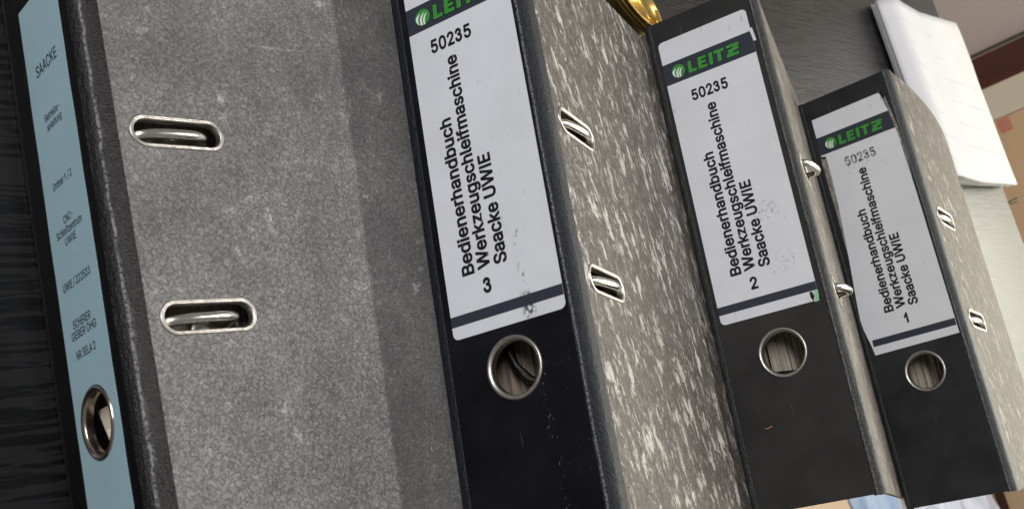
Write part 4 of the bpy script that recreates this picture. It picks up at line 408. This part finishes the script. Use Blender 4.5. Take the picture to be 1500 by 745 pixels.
def lettering(s, u, v, length, cap, parent, mat, rot=False, bold=.008, h=.44, label=None, jitter=0):
    """text whose baseline starts at (u, v); rot = reading up the spine"""
    loops, w = text_loops(s, GLYPHS_BOLD if bold > .007 else GLYPHS)
    sx, sy = length / w, cap / 509.0
    if rot: f = lambda X, Y, Z: (v - X * sx, -h - Z * .02, u - Y * sy)
    else: f = lambda X, Y, Z: (v - Y * sy, -h - Z * .02, u + X * sx)
    o = plate('lettering', loops, 2.0, f, mat, parent)
    if label: tag(o, label)
    return o

GRAB = []
def binder(name, loc, rot, label, W, ca, kb, sp, hg, cv, lo_end=0.0, hole=(40.75, 229.6), slot_v=116.3,
           arch=0.0, eye=None, ring=None, mat_page=None, hw=6.6, page_top=54, page_d=22, trim=0):
    eye = eye or M_EYE; ring = ring or M_EYE; mat_page = mat_page or M_PAGE
    root = bpy.data.objects.new(name, None); COL.objects.link(root)
    mw = Matrix(rot).to_4x4(); mw.translation = Vector(loc) * MM; root.matrix_world = mw
    root.empty_display_size = .05
    tag(root, label, 'ring binder', 'lever arch binders fanned over the desk')
    H = 318.0
    hi = lambda d: W - ca * d - kb * d * d
    lo = lambda d: lo_end * d / 285.0
    # spine board with finger hole
    plate('spine_board', [[(hw, 0), (W - hw, 0), (W - hw, H), (hw, H)], circle(hole[0], hole[1], 12.9, 56)], 2.4, on_spine(-1.2), sp, root)
    # cloth hinge strips along both long edges of the spine
    rnd = random.Random(hash(name) % 97 if False else len(label))
    prof = [(W - hw - .3, 2.3), (W - hw - .3, .03), (W - hw + .35, .6), (W - hw + .7, -.15), (W - hw + 1.0, -.32), (W - hw + 1.5, .02),
            (W - 2.6, .35), (W - 1.1, 1.3), (W - .1, 2.6), (W + .45, 4.2), (W + .5, 7.0), (W + .5, 10.4), (W + .30, 10.8), (W - .4, 10.8), (W - 2.0, 9.0), (W - 3.2, 4.5), (W - 4, 2.6)]
    NS = 110
    for side in (0, 1):
        V = []
        for i in range(NS + 1):
            v = -.6 + (H + 1.2) * i / NS
            for k, (u, d) in enumerate(prof):
                w = .22 * noise.noise(Vector((v * .045, k * .6, side * 9 + W))) + .10 * noise.noise(Vector((v * .3, k, side * 9 + W)))
                e = .5 * max(0, 1 - min(v + .6, H + .6 - v) / 1.5) ** 2
                uu, dd = u + w * (.6 if k > 2 else .15) - e, d + w * (.8 if 2 < k < 12 else 0) + e * .5
                if side:
                    if 1 < k < 6: dd = max(dd, .25)
                    uu = W - uu
                else: uu = uu - (W - hi(dd) if dd > 0 else 0)
                V.append((v, dd, uu))
        f = grid_faces(NS + 1, len(prof), False, True)
        f += [tuple(range(len(prof))), tuple(range(NS * len(prof), (NS + 1) * len(prof)))]
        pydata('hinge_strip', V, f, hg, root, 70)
    # covers
    slots = [stadium(17.6, 58.4, v, 5.4) for v in (slot_v, slot_v + 80)]
    cuts = [((0, d, 0), (0, 1, 0)) for d in range(20, 285, 12)]
    r = 5
    outline = [(0, 3.6)] + [(r - r * cos(t), 285 - r + r * sin(t)) for t in (0, pi / 8, pi / 4, 3 * pi / 8, pi / 2)] + \
              [(H - r + r * sin(t), 285 - r + r * cos(t)) for t in (0, pi / 8, pi / 4, 3 * pi / 8, pi / 2)] + [(H, 3.6)]
    plate('front_cover', [outline] + slots, 2.4, lambda X, Y, Z: (X, Y, hi(Y) - 1.2 + Z), cv, root, cuts=cuts, smooth=35)
    plate('back_cover', [[(min(x, H - trim), y) for x, y in outline]], 2.4, lambda X, Y, Z: (X, Y, lo(Y) + 1.2 + Z), cv, root, cuts=cuts, smooth=35)
    # metal rims of the two slots, with the arches behind them
    for v in (slot_v, slot_v + 80):
        path = stadium(17.4, 58.6, v, 5.8, 16)
        rim('slot_eyelet', path, [(1.55, -.1), (1.4, .35), (1.1, .6), (.8, .66), (.55, .5), (.3, .62), (-.2, .5), (-.5, .1), (-.6, -.5), (-.6, -3.2)],
            lambda X, Y, Z: (X, Y, hi(Y) + Z), eye, root)
        P = []
        for k in range(25):
            t = pi * k / 24; c = cos(t); s = sin(t)
            P.append((v + .8 - 1.2 * (k / 24), 36 - 17.5 * math.copysign(abs(c) ** .62, c), W - ca * 36 - 12 + arch + (12) * abs(s) ** .62 ))
        P = [(v + .8, 18.5, W - 48)] + P + [(v - .4, 53.5, W - 48)]
        a = tube('ring_arch', P, 2.35, M_NICKEL, root, 14)
        tube('rivet', [(v + 2.6, 40, W - 15), (v + 2.6, 40, W - 13.5), (v + 2.6, 40, W - 12.6), (v + 2.6, 40, W - 12.2)],
             lambda t: 5.2 * (1 - .75 * t ** 3), M_EYE, a, 20)
        box('post', v - 3, v + 3, 54.8, 56.6, W - 46, W - 9 - ca * 50, M_STEEL, a, .5)
    box('mechanism_plate', slot_v - 25, slot_v + 105, 16, 60, 3.2 , 5.0, M_STEEL, root, .5)
    # pages
    rnd = random.Random(int(W * 100))
    u = 5.5
    while u < page_top:
        th = rnd.choice((.35, .5, .8, 1.1, 1.6, 2.4)); d0 = page_d + rnd.uniform(-1.2, 1.6) + (3.5 if rnd.random() < .12 else 0); u1 = min(u + th, page_top)
        a0, a1 = 11 + rnd.uniform(-1, 1), 307 + rnd.uniform(-1, 1)
        V = []
        for d in (d0, 281):
            for uu in (u, u1 - .12):
                x = lo(d) + uu / W * (hi(d) - lo(d))
                V += [(a0, d, x), (a1, d, x)]
        pydata('page_section', V, [(0, 1, 3, 2), (4, 5, 7, 6), (0, 1, 5, 4), (2, 3, 7, 6), (0, 2, 6, 4), (1, 3, 7, 5)], mat_page, root)
        u = u1
    # finger ring
    path = circle(hole[0], hole[1], 13.4, 72)
    rim('finger_ring', path, [(1.35, -.05), (1.2, .55), (.65, .95), (-.1, .85), (-.6, .35), (-.95, .1), (-1.15, -.5), (-1.15, -3.6)],
        lambda X, Y, Z: (Y, -Z, X), ring, root)
    return root, hi

def logo_letters(u, v, parent, sc=1.0):
    """the green block capitals on the slate band; (u, v) = lower left"""
    Z = [(.6, 9), (9.6, 9), (9.9, 6.9), (7.7, 5.7), (9.5, 5.7), (9.2, 3.8), (6.0, 3.8), (4.3, 2.3), (9.2, 2.3), (9.0, 0), (.0, 0), (.2, 2.0), (2.2, 3.8), (1.2, 3.8), (1.4, 5.7), (4.3, 5.7), (6.2, 6.9), (.5, 6.9)]
    Ls = [[(0, 0), (0, 9), (2.7, 9), (2.7, 2.3), (6.3, 2.3), (6.3, 0)],
          [(0, 0), (0, 9), (6.5, 9), (6.5, 6.9), (2.7, 6.9), (2.7, 5.6), (6.0, 5.6), (6.0, 3.6), (2.7, 3.6), (2.7, 2.2), (6.7, 2.2), (6.7, 0)],
          [(0, 0), (0, 9), (2.8, 9), (2.8, 0)],
          [(2.4, 0), (2.4, 6.8), (0, 6.8), (0, 9), (7.7, 9), (7.7, 6.8), (5.2, 6.8), (5.2, 0)], Z]
    X0 = [0, 7.0, 14.6, 18.2, 26.4]
    slant = .06
    for l, x0 in zip(Ls, X0):
        P = [[(x * .92 + x0 + .2 + slant * y, y * .90 + .2) for x, y in l]]
        mp = lambda h: (lambda X, Y, Zz: (v - Y * sc, -h - Zz * .02, u + X * sc))
        plate('letter_outline', [list(reversed(P[0]))], 2.0, mp(.47), M_GEDGE, parent, offset=.38)
        plate('letter', P, 2.0, mp(.54), M_GREEN, parent)

def logo_disc(u, v, parent, r=4.6):
    mp = lambda h: (lambda X, Y, Z: (v - Y, -h - Z * .02, u + X))
    plate('logo_edge', [circle(0, 0, r + .25)], 2.0, mp(.47), M_GEDGE, parent)
    plate('logo_disc', [circle(0, 0, r)], 2.0, mp(.54), M_GREEN, parent)
    s = r / 4.4
    for pts in ([(-2.1, -3.75), (-3.2, -2.7), (-3.95, -1.2), (-4.05, .3), (-3.5, 1.2), (-2.2, 1.9), (-.9, 2.5), (-2.0, 1.2), (-2.7, -.2), (-2.8, -2.0)],
                [(-1.3, -4.1), (-1.75, -2.9), (-1.75, -1.0), (-1.0, .7), (.2, 1.7), (1.6, 2.5), (.5, 1.2), (-.3, -.3), (-.6, -2.2), (-.4, -4.2)],
                [(.3, -4.25), (.0, -2.6), (.25, -1.1), (1.0, .4), (2.0, 1.3), (3.1, 1.8), (2.2, .7), (1.45, -.8), (1.1, -2.4), (1.15, -4.1)]):
        plate('logo_stroke', [[(x * s, y * s) for x, y in pts]], 2.0, mp(.60), M_SWOOSH, parent)

def white_label(root, mat, number, du=0, dv=0, outline=None, ink_top=None, tv=0, ru=0):
    """printed insert of the three alike binders"""
    x0, x1, y0, y1 = 9.3 + du, 70.7 + du, 16.7 + dv, 208.4 + dv
    lb = plate('spine_label', [outline or rrect(x0, y0, x1, y1, 3.0)], .33, on_spine(.185), mat, root)
    tag(lb, 'white printed spine label with dark bands and the number ' + number)
    plate('label_band', [[(x0, 32.7 + dv), (x1, 32.7 + dv), (x1, 47.5 + dv), (x0, 47.5 + dv)]], .05, on_spine(.40), M_SLATE, lb)
    plate('label_band', [[(x0, 197.25 + dv), (x1, 197.25 + dv), (x1, 202.3 + dv), (x0, 202.3 + dv)]], .05, on_spine(.40), M_SLATE, lb)
    logo_disc(19.2 + du, 40.2 + dv, lb)
    logo_letters(25.4 + du, 44.7 + dv, lb)
    a, b = ru, 0
    lettering('50235', 22.6 + a, 65.2 + tv, 24.6, 6.9, lb, ink_top or M_INK, bold=.011)
    lettering('Bedienerhandbuch', 27.4 + a, 183.0 + tv, 80.8, 6.5, lb, M_INK, True)
    lettering('Werkzeugschleifmaschine', 36.4 + a, 182.3 + tv, 111.5, 6.5, lb, M_INK, True)
    lettering('Saacke UWIE', 45.9 + a, 182.4 + tv, 55.0, 6.6, lb, M_INK, True)
    lettering(number, {'3': 31.0, '2': 31.3, '1': 33.2}[number] + a, 193.8 + tv, {'3': 4.6, '2': 4.7, '1': 2.9}[number], 6.9, lb, M_INK, bold=.010)
    return lb

ID = ((1, 0, 0), (0, 1, 0), (0, 0, 1))
B = json.loads('''{"B0": {"R": [[1.0, -0.0, -0.0], [-0.0, 1.0, 0.0], [-0.0, 0.0, 1.0]], "t": [0.0, 0.0, 0.0]}, "B3": {"R": [[0.994762, 0.096778, 0.032899], [-0.102035, 0.959341, 0.263161], [-0.006094, -0.26514, 0.964191]], "t": [8.41, 175.91, 71.44]}, "B2": {"R": [[0.994771, 0.096692, 0.032886], [-0.101969, 0.958481, 0.266303], [-0.005771, -0.268264, 0.963328]], "t": [19.13, 392.41, 71.68]}, "B1": {"R": [[0.993735, 0.111021, 0.012846], [-0.111658, 0.98128, 0.156911], [0.004815, -0.157363, 0.987529]], "t": [48.81, 601.33, 50.0]}}''')

# ------------------------------------------------------------------ room, floor, desk
def quad_sheet(name, x0, x1, y0, y1, z, mat, n=2):
    return pydata(name, [(x0, y0, z), (x1, y0, z), (x1, y1, z), (x0, y1, z)], [(0, 1, 2, 3)], mat)
M_PAPER = mat_plain('white_paper', (.52, .515, .53), (.56, .55, .565), 40, .6, .2)
M_FLOOR = mat_plain('floor_beige', (.55, .42, .30), (.60, .46, .33), 6, .4)
M_WALL = mat_plain('wall_cream', (.60, .56, .45), (.64, .60, .48), 3, .7, .05)
M_PINK = mat_plain('panel_pinkish_grey', (.50, .44, .42), (.54, .47, .45), 4, .5, .05)
M_BROWN = mat_plain('post_brown', (.060, .020, .016), (.085, .030, .024), 20, .4, .1, stretch=(1, 1, .1))
M_TAN = mat_plain('box_tan', (.56, .40, .25), (.60, .43, .27), 8, .6, .1)
M_RED = mat_plain('print_red', (.46, .17, .13), (.54, .23, .18), 40, .6, .05)
tag(quad_sheet('floor', -3500, 3500, -3500, 2800, -730, M_FLOOR), kind='structure')
tag(box('wall', -3500, 3500, 2800, 2900, -730, 1900, M_WALL), kind='structure')
tag(box('pillar', -360.5, -284, 2402, 2799, -729, 1899, M_WALL), 'narrow cream pillar between the brown post and the tan cabinet', 'pillar')
M_GLARE = bpy.data.materials.new('window_glare'); M_GLARE.use_nodes = True  # glowing panes out of view, added and sized for the desk glare
M_GLARE.node_tree.nodes['Principled BSDF'].inputs['Emission Color'].default_value = (1.0, .99, .82, 1)
M_GLARE.node_tree.nodes['Principled BSDF'].inputs['Emission Strength'].default_value = 8.0
M_DIMMED = M_GLARE.copy(); M_DIMMED.name = 'window_dimmed'  # weaker copy for the left pane, holds the desk glare down there
M_DIMMED.node_tree.nodes['Principled BSDF'].inputs['Emission Strength'].default_value = 3.5
M_DIMMED.node_tree.nodes['Principled BSDF'].inputs['Emission Color'].default_value = (1, 1, 1, 1)
o = tag(bpy.data.objects.new('glare_window', None), 'unseen bright panes added in the far wall for the glare on the desk', 'glare_window'); COL.objects.link(o); o.location = (0, 2.79, 0)
for x in (-600, -130, 620):
    box('pane', x + 30, x + (440 if x < -300 else 720), -2, 6, 330, 1500, M_DIMMED if x < -300 else M_GLARE, o)
for a in ((-610, 1390, 290, 329), (-610, 1390, 1501, 1540), (-610, -571, 329.5, 1500.5), (-159, -101, 329.5, 1500.5), (591, 649, 329.5, 1500.5), (1341, 1390, 329.5, 1500.5)):
    box('frame', a[0], a[1], -30, 8, a[2], a[3], M_PAPER, o, 2)
o = tag(bpy.data.objects.new('cupboard', None), 'pinkish grey cupboard beyond the far end of the desk', 'cupboard'); COL.objects.link(o); o.location = (-1.0, 2.45, -.73)
for nm, a in (('carcass', (-900, 560, 20, 330, 60, 960, 0)), ('door', (-880, -175, -2, 18, 80, 940, 3)), ('door', (-169, 540, -2, 18, 80, 940, 3)), ('plinth', (-880, 545, 30, 330, 0, 59, 0))):
    box(nm, *a[:6], M_PINK, o, a[6])
box('door_handle', -200, -188, -30, -3, 760, 880, M_STEEL, o, 3)
box('door_handle', -156, -144, -30, -3, 760, 880, M_STEEL, o, 3)
tag(box('wooden_post', -436, -361, 2400, 2440, -730, 1900, M_BROWN, bev=2), 'dark red-brown wooden post standing between the grey cupboard and the cream wall', 'post')
o = tag(bpy.data.objects.new('tan_cabinet', None), 'tan cabinet with a small faded red square, beyond the desk edge', 'cabinet'); COL.objects.link(o); o.location = (.5, 2.4, -.73)
box('carcass', -783, 900, 0, 380, 30, 760, M_TAN, o, 4)
box('plinth', -770, 890, 20, 370, 0, 29, M_BROWN, o, 0)
plate('red_square', [[(-781, 305), (-768, 303), (-748, 306), (-750, 332), (-762, 334), (-780, 331)]], .4, lambda X, Y, Z: (X + 2, -.3 + Z, Y + 0), M_RED, o)

desk = tag(bpy.data.objects.new('desk', None), 'black wood-grain desk carrying the fanned binders', 'desk'); COL.objects.link(desk)
desk.location = (0, 0, -.730)
box('desk_top', -900, 335, -300, 1105, 701, 729.4, M_DESK, desk, 1.2)
for x in (-860, 250):
    for y in (-240, 1040):
        box('leg', x, x + 50, y, y + 50, .2, 700.5, M_DARKM, desk, 2)

# ------------------------------------------------------------------ the four binders
b0, hi0 = binder('ring_binder', B['B0']['t'], B['B0']['R'], 'nearest binder lying flat with a narrow pale blue typed spine label', 79.0 - 5.1, .077 * .5, 0, M_SP0, M_HG0, M_CV0,
    slot_v=117.7, arch=-1.0, ring=M_EYED, page_d=26, page_top=50, hw=6.0)
b3, hi3 = binder('ring_binder', B['B3']['t'], B['B3']['R'], 'deep black binder with the number 3 on its white spine label', 79.3, .10, 0, M_SP3, M_HG3, M_CV3, lo_end=7,
    hole=(40.6, 231.0), slot_v=116.2, arch=.5, mat_page=M_PAGED)
b2, hi2 = binder('ring_binder', B['B2']['t'], B['B2']['R'], 'worn black binder with the number 2 on its white spine label', 77.6, .19, 0, M_SP2, M_HG2, M_CV2, lo_end=8,
    hole=(40.6, 231.0), slot_v=116.7, arch=6.0, hw=5.6, trim=14)
b1, hi1 = binder('ring_binder', B['B1']['t'], B['B1']['R'], 'farthest binder, number 1 on a white spine label with torn edges', 76.5, 0.0, 5.1e-4, M_SP1, M_HG1, M_CV1,
    hole=(40.6, 227.4), slot_v=116.2, arch=-1.0, hw=5.0, mat_page=M_PAGE, trim=14)

white_label(b3, M_LB3, '3', du=1.2, dv=3.2)
white_label(b2, M_LB2, '2', du=-1.4, dv=-1.7, tv=-3.7)
tx = [(9.6, 16.2), (64.8, 15.6), (66.0, 17.6), (67.2, 27.0), (68.6, 32), (71.2, 46), (70.4, 60), (70.9, 100), (71.0, 150), (71.2, 207.4), (9.0, 207.8), (8.0, 200),
      (5.6, 188), (5.0, 180), (6.0, 165), (7.6, 148), (9.4, 128), (10.8, 104), (12.4, 84), (13.0, 62), (12.8, 49.6), (9.4, 47.6)]
lb1 = white_label(b1, M_LB1, '1', du=.2, dv=-.7, outline=tx, ink_top=M_INKS, ru=3.6, tv=-3.2)

# torn clear sleeve left on the number 1 label
M_TORN = mat_plain('torn_sleeve', (.10, .085, .07), (.36, .33, .29), 260, .4, .5)
o = plate('torn_edge', [[(8.6, 48.6), (12.6, 49.4), (12.8, 70), (12.0, 88), (10.8, 104), (9.6, 122), (8.9, 122), (9.3, 100), (8.7, 75)]], .25, on_spine(.18), M_TORN, lb1)
tag(o, 'brownish torn strip along the left of the label')
o = plate('torn_edge', [[(65.4, 14.6), (68.6, 16.4), (69.6, 26), (71.6, 44), (72.2, 70), (71.2, 90), (71.0, 60), (68.4, 32.4), (67.6, 27), (66.4, 18)]], .35, on_spine(.30), M_TORN, lb1)
tag(o, 'crumpled torn strip along the right of the label')
plate('torn_sliver', [[(65.6, 15.4), (68.2, 15.0), (69.0, 19.0), (68.0, 22.5), (66.6, 19.4)]], .2, on_spine(.55), M_GEDGE, lb1)  # dark slivers along the torn edges of the label
plate('torn_sliver', [[(9.0, 48.0), (12.6, 48.6), (12.9, 50.2), (9.6, 50.0)]], .12, on_spine(.36), M_GEDGE, lb1)
plate('torn_sliver', [[(12.4, 50), (13.0, 50), (12.9, 70), (12.3, 88), (11.0, 106), (9.4, 128), (8.9, 128), (10.4, 106), (11.8, 88), (12.4, 70)]], .10, on_spine(.37), M_TORN, lb1)
# marks on the number 2 label
lb2 = [c for c in b2.children if c.name.startswith('spine_label')][0]
M_MINT = mat_plain('green_scrap', (.16, .46, .22), (.5, .66, .5), 500, .4, .4)
tag(plate('green_scrap', [[(66.0, 201.2), (68.9, 200.6), (69.4, 203), (68.9, 207.2), (66.2, 207.5), (67.0, 204.6)]], .2, on_spine(.50), M_MINT, lb2), 'scrap of green at the label corner')
tag(plate('torn_corner', [[(64.6, 200.8), (66.6, 201.4), (66.8, 204), (65.6, 206.8), (64.4, 204)]], .1, on_spine(.44), M_GEDGE, lb2), 'dark tear beside the green scrap')
tag(plate('white_tab', [[(68.6, 29.6), (70.6, 29.2), (71.4, 38.6), (69.6, 38.4)]], .2, on_spine(.50), M_LB2, lb2), 'small white tab sticking out at the band')
M_THREAD = mat_plain('orange_fibre', (.5, .2, .09), (.6, .28, .14), 300)
o = tube('fibre', [(0, 0, -2.2), (.5, -.2, -1.1), (.2, -.3, 0), (-.3, -.2, 1.1), (-.1, 0, 2.1)], .28, M_THREAD, None, 6)
o.matrix_world = b2.matrix_world @ Matrix.Translation(Vector((271.3, -.2, 22.4)) * MM)
tag(o, 'tiny orange fibre lying on the spine of the number 2 binder', 'fibre')

# pale blue label of the nearest binder, cut round the finger hole
lx0, lx1 = 20.6, 61.0
def wavy(x, y0, y1, n, s):
    return [(x + .35 * noise.noise(Vector((s, y * .05, 0))), y) for y in [y0 + (y1 - y0) * k / n for k in range(n + 1)]]
outl = wavy(lx1, 40, 309, 30, 3) + list(reversed(wavy(lx0, 40, 309, 30, 7)))
lb0 = plate('spine_label', [outl, circle(40.75, 229.6, 14.95, 60)], .20, on_spine(.12), M_LB0, b0)
tag(lb0, 'long narrow pale blue typed label cut round the finger hole')
for s, u, v, L, c in (('SAACKE', 30.4, 76.6, 22.4, 5.2), ('Betriebs-', 32.6, 98.2, 15.8, 3.3), ('anleitung', 33.6, 102.8, 15.4, 3.3), ('Ordner 1 / 2', 30.8, 129.0, 19.6, 3.3),
                      ('CNC-', 36.4, 145.4, 9.2, 3.3), ('Schleifzentrum', 27.6, 150.0, 26.0, 3.3), ('UWIE', 35.0, 154.6, 11.2, 3.3), ('UWIE / 222533', 26.6, 172.4, 27.4, 3.4),
                      ('SCHERER', 31.2, 189.2, 17.4, 3.4), ('GEBER OHG', 28.4, 193.6, 24.2, 3.4), ('NR SELA 2', 30.4, 201.8, 18.6, 3.4)):
    lettering(s, u, v, L, c, lb0, M_INKB, bold=.004, h=.27)
# folded beige cards seen through its finger hole
pydata('folded_card', [(222, 8, 24), (246, 11, 30), (246, 22, 56), (221, 12, 44), (221, 24, 58)], [(0, 1, 3), (1, 2, 4, 3)], M_CARD, b0)
pydata('folded_card', [(232, 6, 34), (247, 6.5, 42), (246, 14, 55), (228, 15, 42)], [(0, 1, 2, 3)], M_CARD, b0)
# lever seen through the hole of number 3, dark foot plate behind that of number 2
tube('lever_arm', [(206, 15, 26), (218, 15, 29), (228, 15, 33), (235, 15, 39), (239, 15, 46), (241, 15, 56)], 1.9, M_DARKM, b3, 10)
tag(pydata('foot_plate', [(238.2, 18, 28), (241.5, 18, 52), (262, 18, 52), (262, 18, 26), (238.2, 19.5, 28), (241.5, 19.5, 52), (262, 19.5, 52), (262, 19.5, 26)],
       [(0, 1, 2, 3), (4, 5, 6, 7), (0, 1, 5, 4), (1, 2, 6, 5), (2, 3, 7, 6), (3, 0, 4, 7)], M_SP0, b2), None)

# ------------------------------------------------------------------ brass knob behind number 3
def lathe(name, prof, mat, parent, n=64, bend=None):
    V = []
    for k in range(n):
        a = 2 * pi * k / n
        for (r, z) in prof:
            p = (r * cos(a), r * sin(a), z); V.append(bend(p) if bend else p)
    return pydata(name, V, grid_faces(n, len(prof), True, False), mat, parent, 50)
k = tag(bpy.data.objects.new('brass_weight', None), 'round polished brass piece with a rimmed dished top behind the number 3 binder', 'brass weight')
COL.objects.link(k); k.location = (-.041, .464, 0.0); k.scale = (1.08, 1.08, 1.08)
AX = Vector((.77, .64, 0)).normalized(); AY = Vector((-AX.y, AX.x, 0))
def oval(p):        # long oval drawn out towards the tip
    q = AX * (p[0] * 1.42) + AY * (p[1] * .70); return (q.x, q.y, p[2])
lathe('base', [(0, 0), (19, 0), (20.5, 1), (20.5, 4), (18.5, 6), (17.5, 9), (18.5, 13), (19.6, 16.5), (20.4, 18), (20.4, 19.2), (19.4, 19.7), (19.4, 20.2), (20.6, 20.8), (20.6, 22), (19.8, 22.6), (17.5, 22.8)], M_BRASS, k, bend=oval)
lathe('dish', [(17.4, 22.7), (19.3, 23.0), (20.1, 24.2), (19.4, 25.6), (17.6, 25.8), (15.6, 24.0), (13.2, 21.4), (10, 20.6), (6.5, 20.4), (0, 20.4)], M_BRASS, k, bend=oval)
lathe('neck', [(13.5, 20.3), (10.6, 21), (8.8, 24), (8.0, 30), (9.5, 38), (12, 42), (12.5, 47), (11, 53), (6, 57), (0, 58)], M_BRASS, k,
      bend=lambda p: (p[0] - 12 - (p[2] - 20) * .3, p[1] + 3 + (p[2] - 20) * .75, p[2]))

# ------------------------------------------------------------------ stack of folded, ruled paper at the far end
M_RULE = mat_plain('ruling', (.38, .38, .40), (.46, .46, .48), 40, .6, .05)
pad = tag(bpy.data.objects.new('paper_stack', None), 'stack of folded white ruled paper overhanging the far edge of the desk', 'paper'); COL.objects.link(pad)
def leaf(i, n):
    z0 = .15 + i * 2.1; rr = random.Random(i + 3)
    x0, x1 = -118 + rr.uniform(-2, 2), 84 + rr.uniform(-2.5, 2.5)
    y0, y1 = 925 - 1.2 * i + rr.uniform(-.5, .5), 1104 + i * 1.6 + rr.uniform(-5, 3)
    pts = []                              # cross-section in y-z: fold on the near side
    r = .95
    for yy in (y1, (y0 + y1) / 2, y0 + 45, y0 + 30, y0 + 20, y0 + 12, y0 + 6): pts.append((yy, z0 ))
    for kk in range(9):
        a = -pi / 2 - pi * kk / 8; pts.append((y0 + 3 + r * 3 * cos(a), z0 + r + r * sin(a)))
    for yy in (y0 + 6, y0 + 12, y0 + 20, y0 + 30, y0 + 45, (y0 + y1) / 2, y1 - rr.uniform(0, 5)): pts.append((yy, z0 + 2 * r))
    V = []; NX = 22
    T = .12
    fat = lambda y: 1 + (1.0 * i / n) * max(0, 1 - abs(y - 938) / 70)
    for j in range(NX + 1):
        x = x0 + (x1 - x0) * j / NX
        for (yy, zz) in pts:
            w = .35 * noise.noise(Vector((x * .02, yy * .02, i * .7)))
            zz2 = zz * fat(yy)
            if yy < y0 + 44: zz2 -= max(0, (y0 + 26 - yy) / 26) ** 1.6 * (2.1 * i) * .82
            lift = .9 * max(0, (x - 40) / 44) ** 2 * max(0, noise.noise(Vector((yy * .03, i * 1.7, 1)))) + 1.6 * max(0, (yy - 1060) / 40) ** 2 * max(0, noise.noise(Vector((x * .02, i * 2.3, 4))))
            V.append((x + w * 2 + (1.4 * noise.noise(Vector((yy * .05, i * 3.1, 9))) if j in (0, NX) else 0), yy, zz2 + max(0, w) * .25 + (lift if i == n - 1 else -.0)))
    f = grid_faces(NX + 1, len(pts))
    me = bpy.data.meshes.new('paper_sheet'); me.from_pydata([Vector(v) * MM for v in V], [], f)
    o = link('paper_sheet', me, M_PAPER, pad, 179)
    s = o.modifiers.new('thickness', 'SOLIDIFY'); s.thickness = .12 * MM; s.offset = 0
    return x0, x1, y0, y1, pts, fat
NL = 6
for i in range(NL): info = leaf(i, NL)
top = info
for x in (-96, -70, -44, -17, 10, 37, 63):
    V = []
    for s in range(24):
        yy = top[2] + 16 + (top[3] - 8 - top[2] - 16) * s / 23
        w = .35 * noise.noise(Vector((x * .02, yy * .02, 5 * .7)))
        zz = (.15 + 5 * 2.1 + 1.9) * top[5](yy) + max(0, w) * .25 + .14
        if yy < top[2] + 44: zz -= max(0, (top[2] + 26 - yy) / 26) ** 1.6 * (2.1 * 5) * .82
        V += [(x + s * .55, yy, zz), (x + s * .55 + .8, yy, zz)]
    pydata('ruled_line', V, [(2 * s, 2 * s + 1, 2 * s + 3, 2 * s + 2) for s in range(23)], M_RULE, pad)

# thin green wire poking out past the desk edge
M_WIRE = mat_plain('green_wire', (.03, .06, .03), (.05, .09, .05), 200)
w = tag(bpy.data.objects.new('twisted_wire', None), 'thin dark green twisted wire poking out from behind the far desk edge', 'wire'); COL.objects.link(w)
w.location = (.098, 1.112, -.012)
tube('strand', [(-3, 0, -12), (-1, 4, -4), (2, 9, 2), (1, 16, 5), (-1, 24, 11)], 1.0, M_WIRE, w, 8)
tube('strand', [(8, 0, -10), (4, 5, -3), (2, 9, 1), (4, 17, 6), (3, 26, 9)], .9, M_WIRE, w, 8)

# things on the floor past the right-hand edge of the desk
M_BLUE = mat_plain('blue_cloth', (.22, .36, .62), (.45, .56, .72), 9, .6, .5, stretch=(1, 3, 1))
M_FILM = mat_plain('milky_film', (.55, .60, .72), (.80, .84, .92), 14, .22, .8, stretch=(1, 3, 1), dist=.01)
def crumple(name, x0, x1, y0, y1, z, h, mat, seed, lab, cat, nx=26, ny=40):
    V = []
    for i in range(nx + 1):
        for j in range(ny + 1):
            a, b = i / nx, j / ny
            e = min(1, 6 * min(a, 1 - a, b, 1 - b))
            x = x0 + (x1 - x0) * a; y = y0 + (y1 - y0) * b
            n = noise.noise(Vector((x * .004, y * .011, seed))) + .5 * noise.noise(Vector((x * .012, y * .03, seed)))
            V.append((x + 12 * noise.noise(Vector((y * .02, seed, 0))), y + 12 * noise.noise(Vector((x * .02, seed, 5))), z + 1.5 + e * h * (.6 + .5 * n)))
    o = pydata(name, V, grid_faces(nx + 1, ny + 1), mat, None, 179)
    s = o.modifiers.new('thickness', 'SOLIDIFY'); s.thickness = .001; s.offset = 1
    return tag(o, lab, cat)
crumple('blue_cloth', 380, 700, 1800, 1985, -730, 30, M_BLUE, 2, 'blue cloth lying on the floor beyond the number 2 binder', 'cloth')
crumple('plastic_film', 380, 1100, 1995, 2385, -730, 60, M_FILM, 8, 'crumpled milky plastic film on the floor beyond the number 1 binder', 'plastic film', 40, 60)
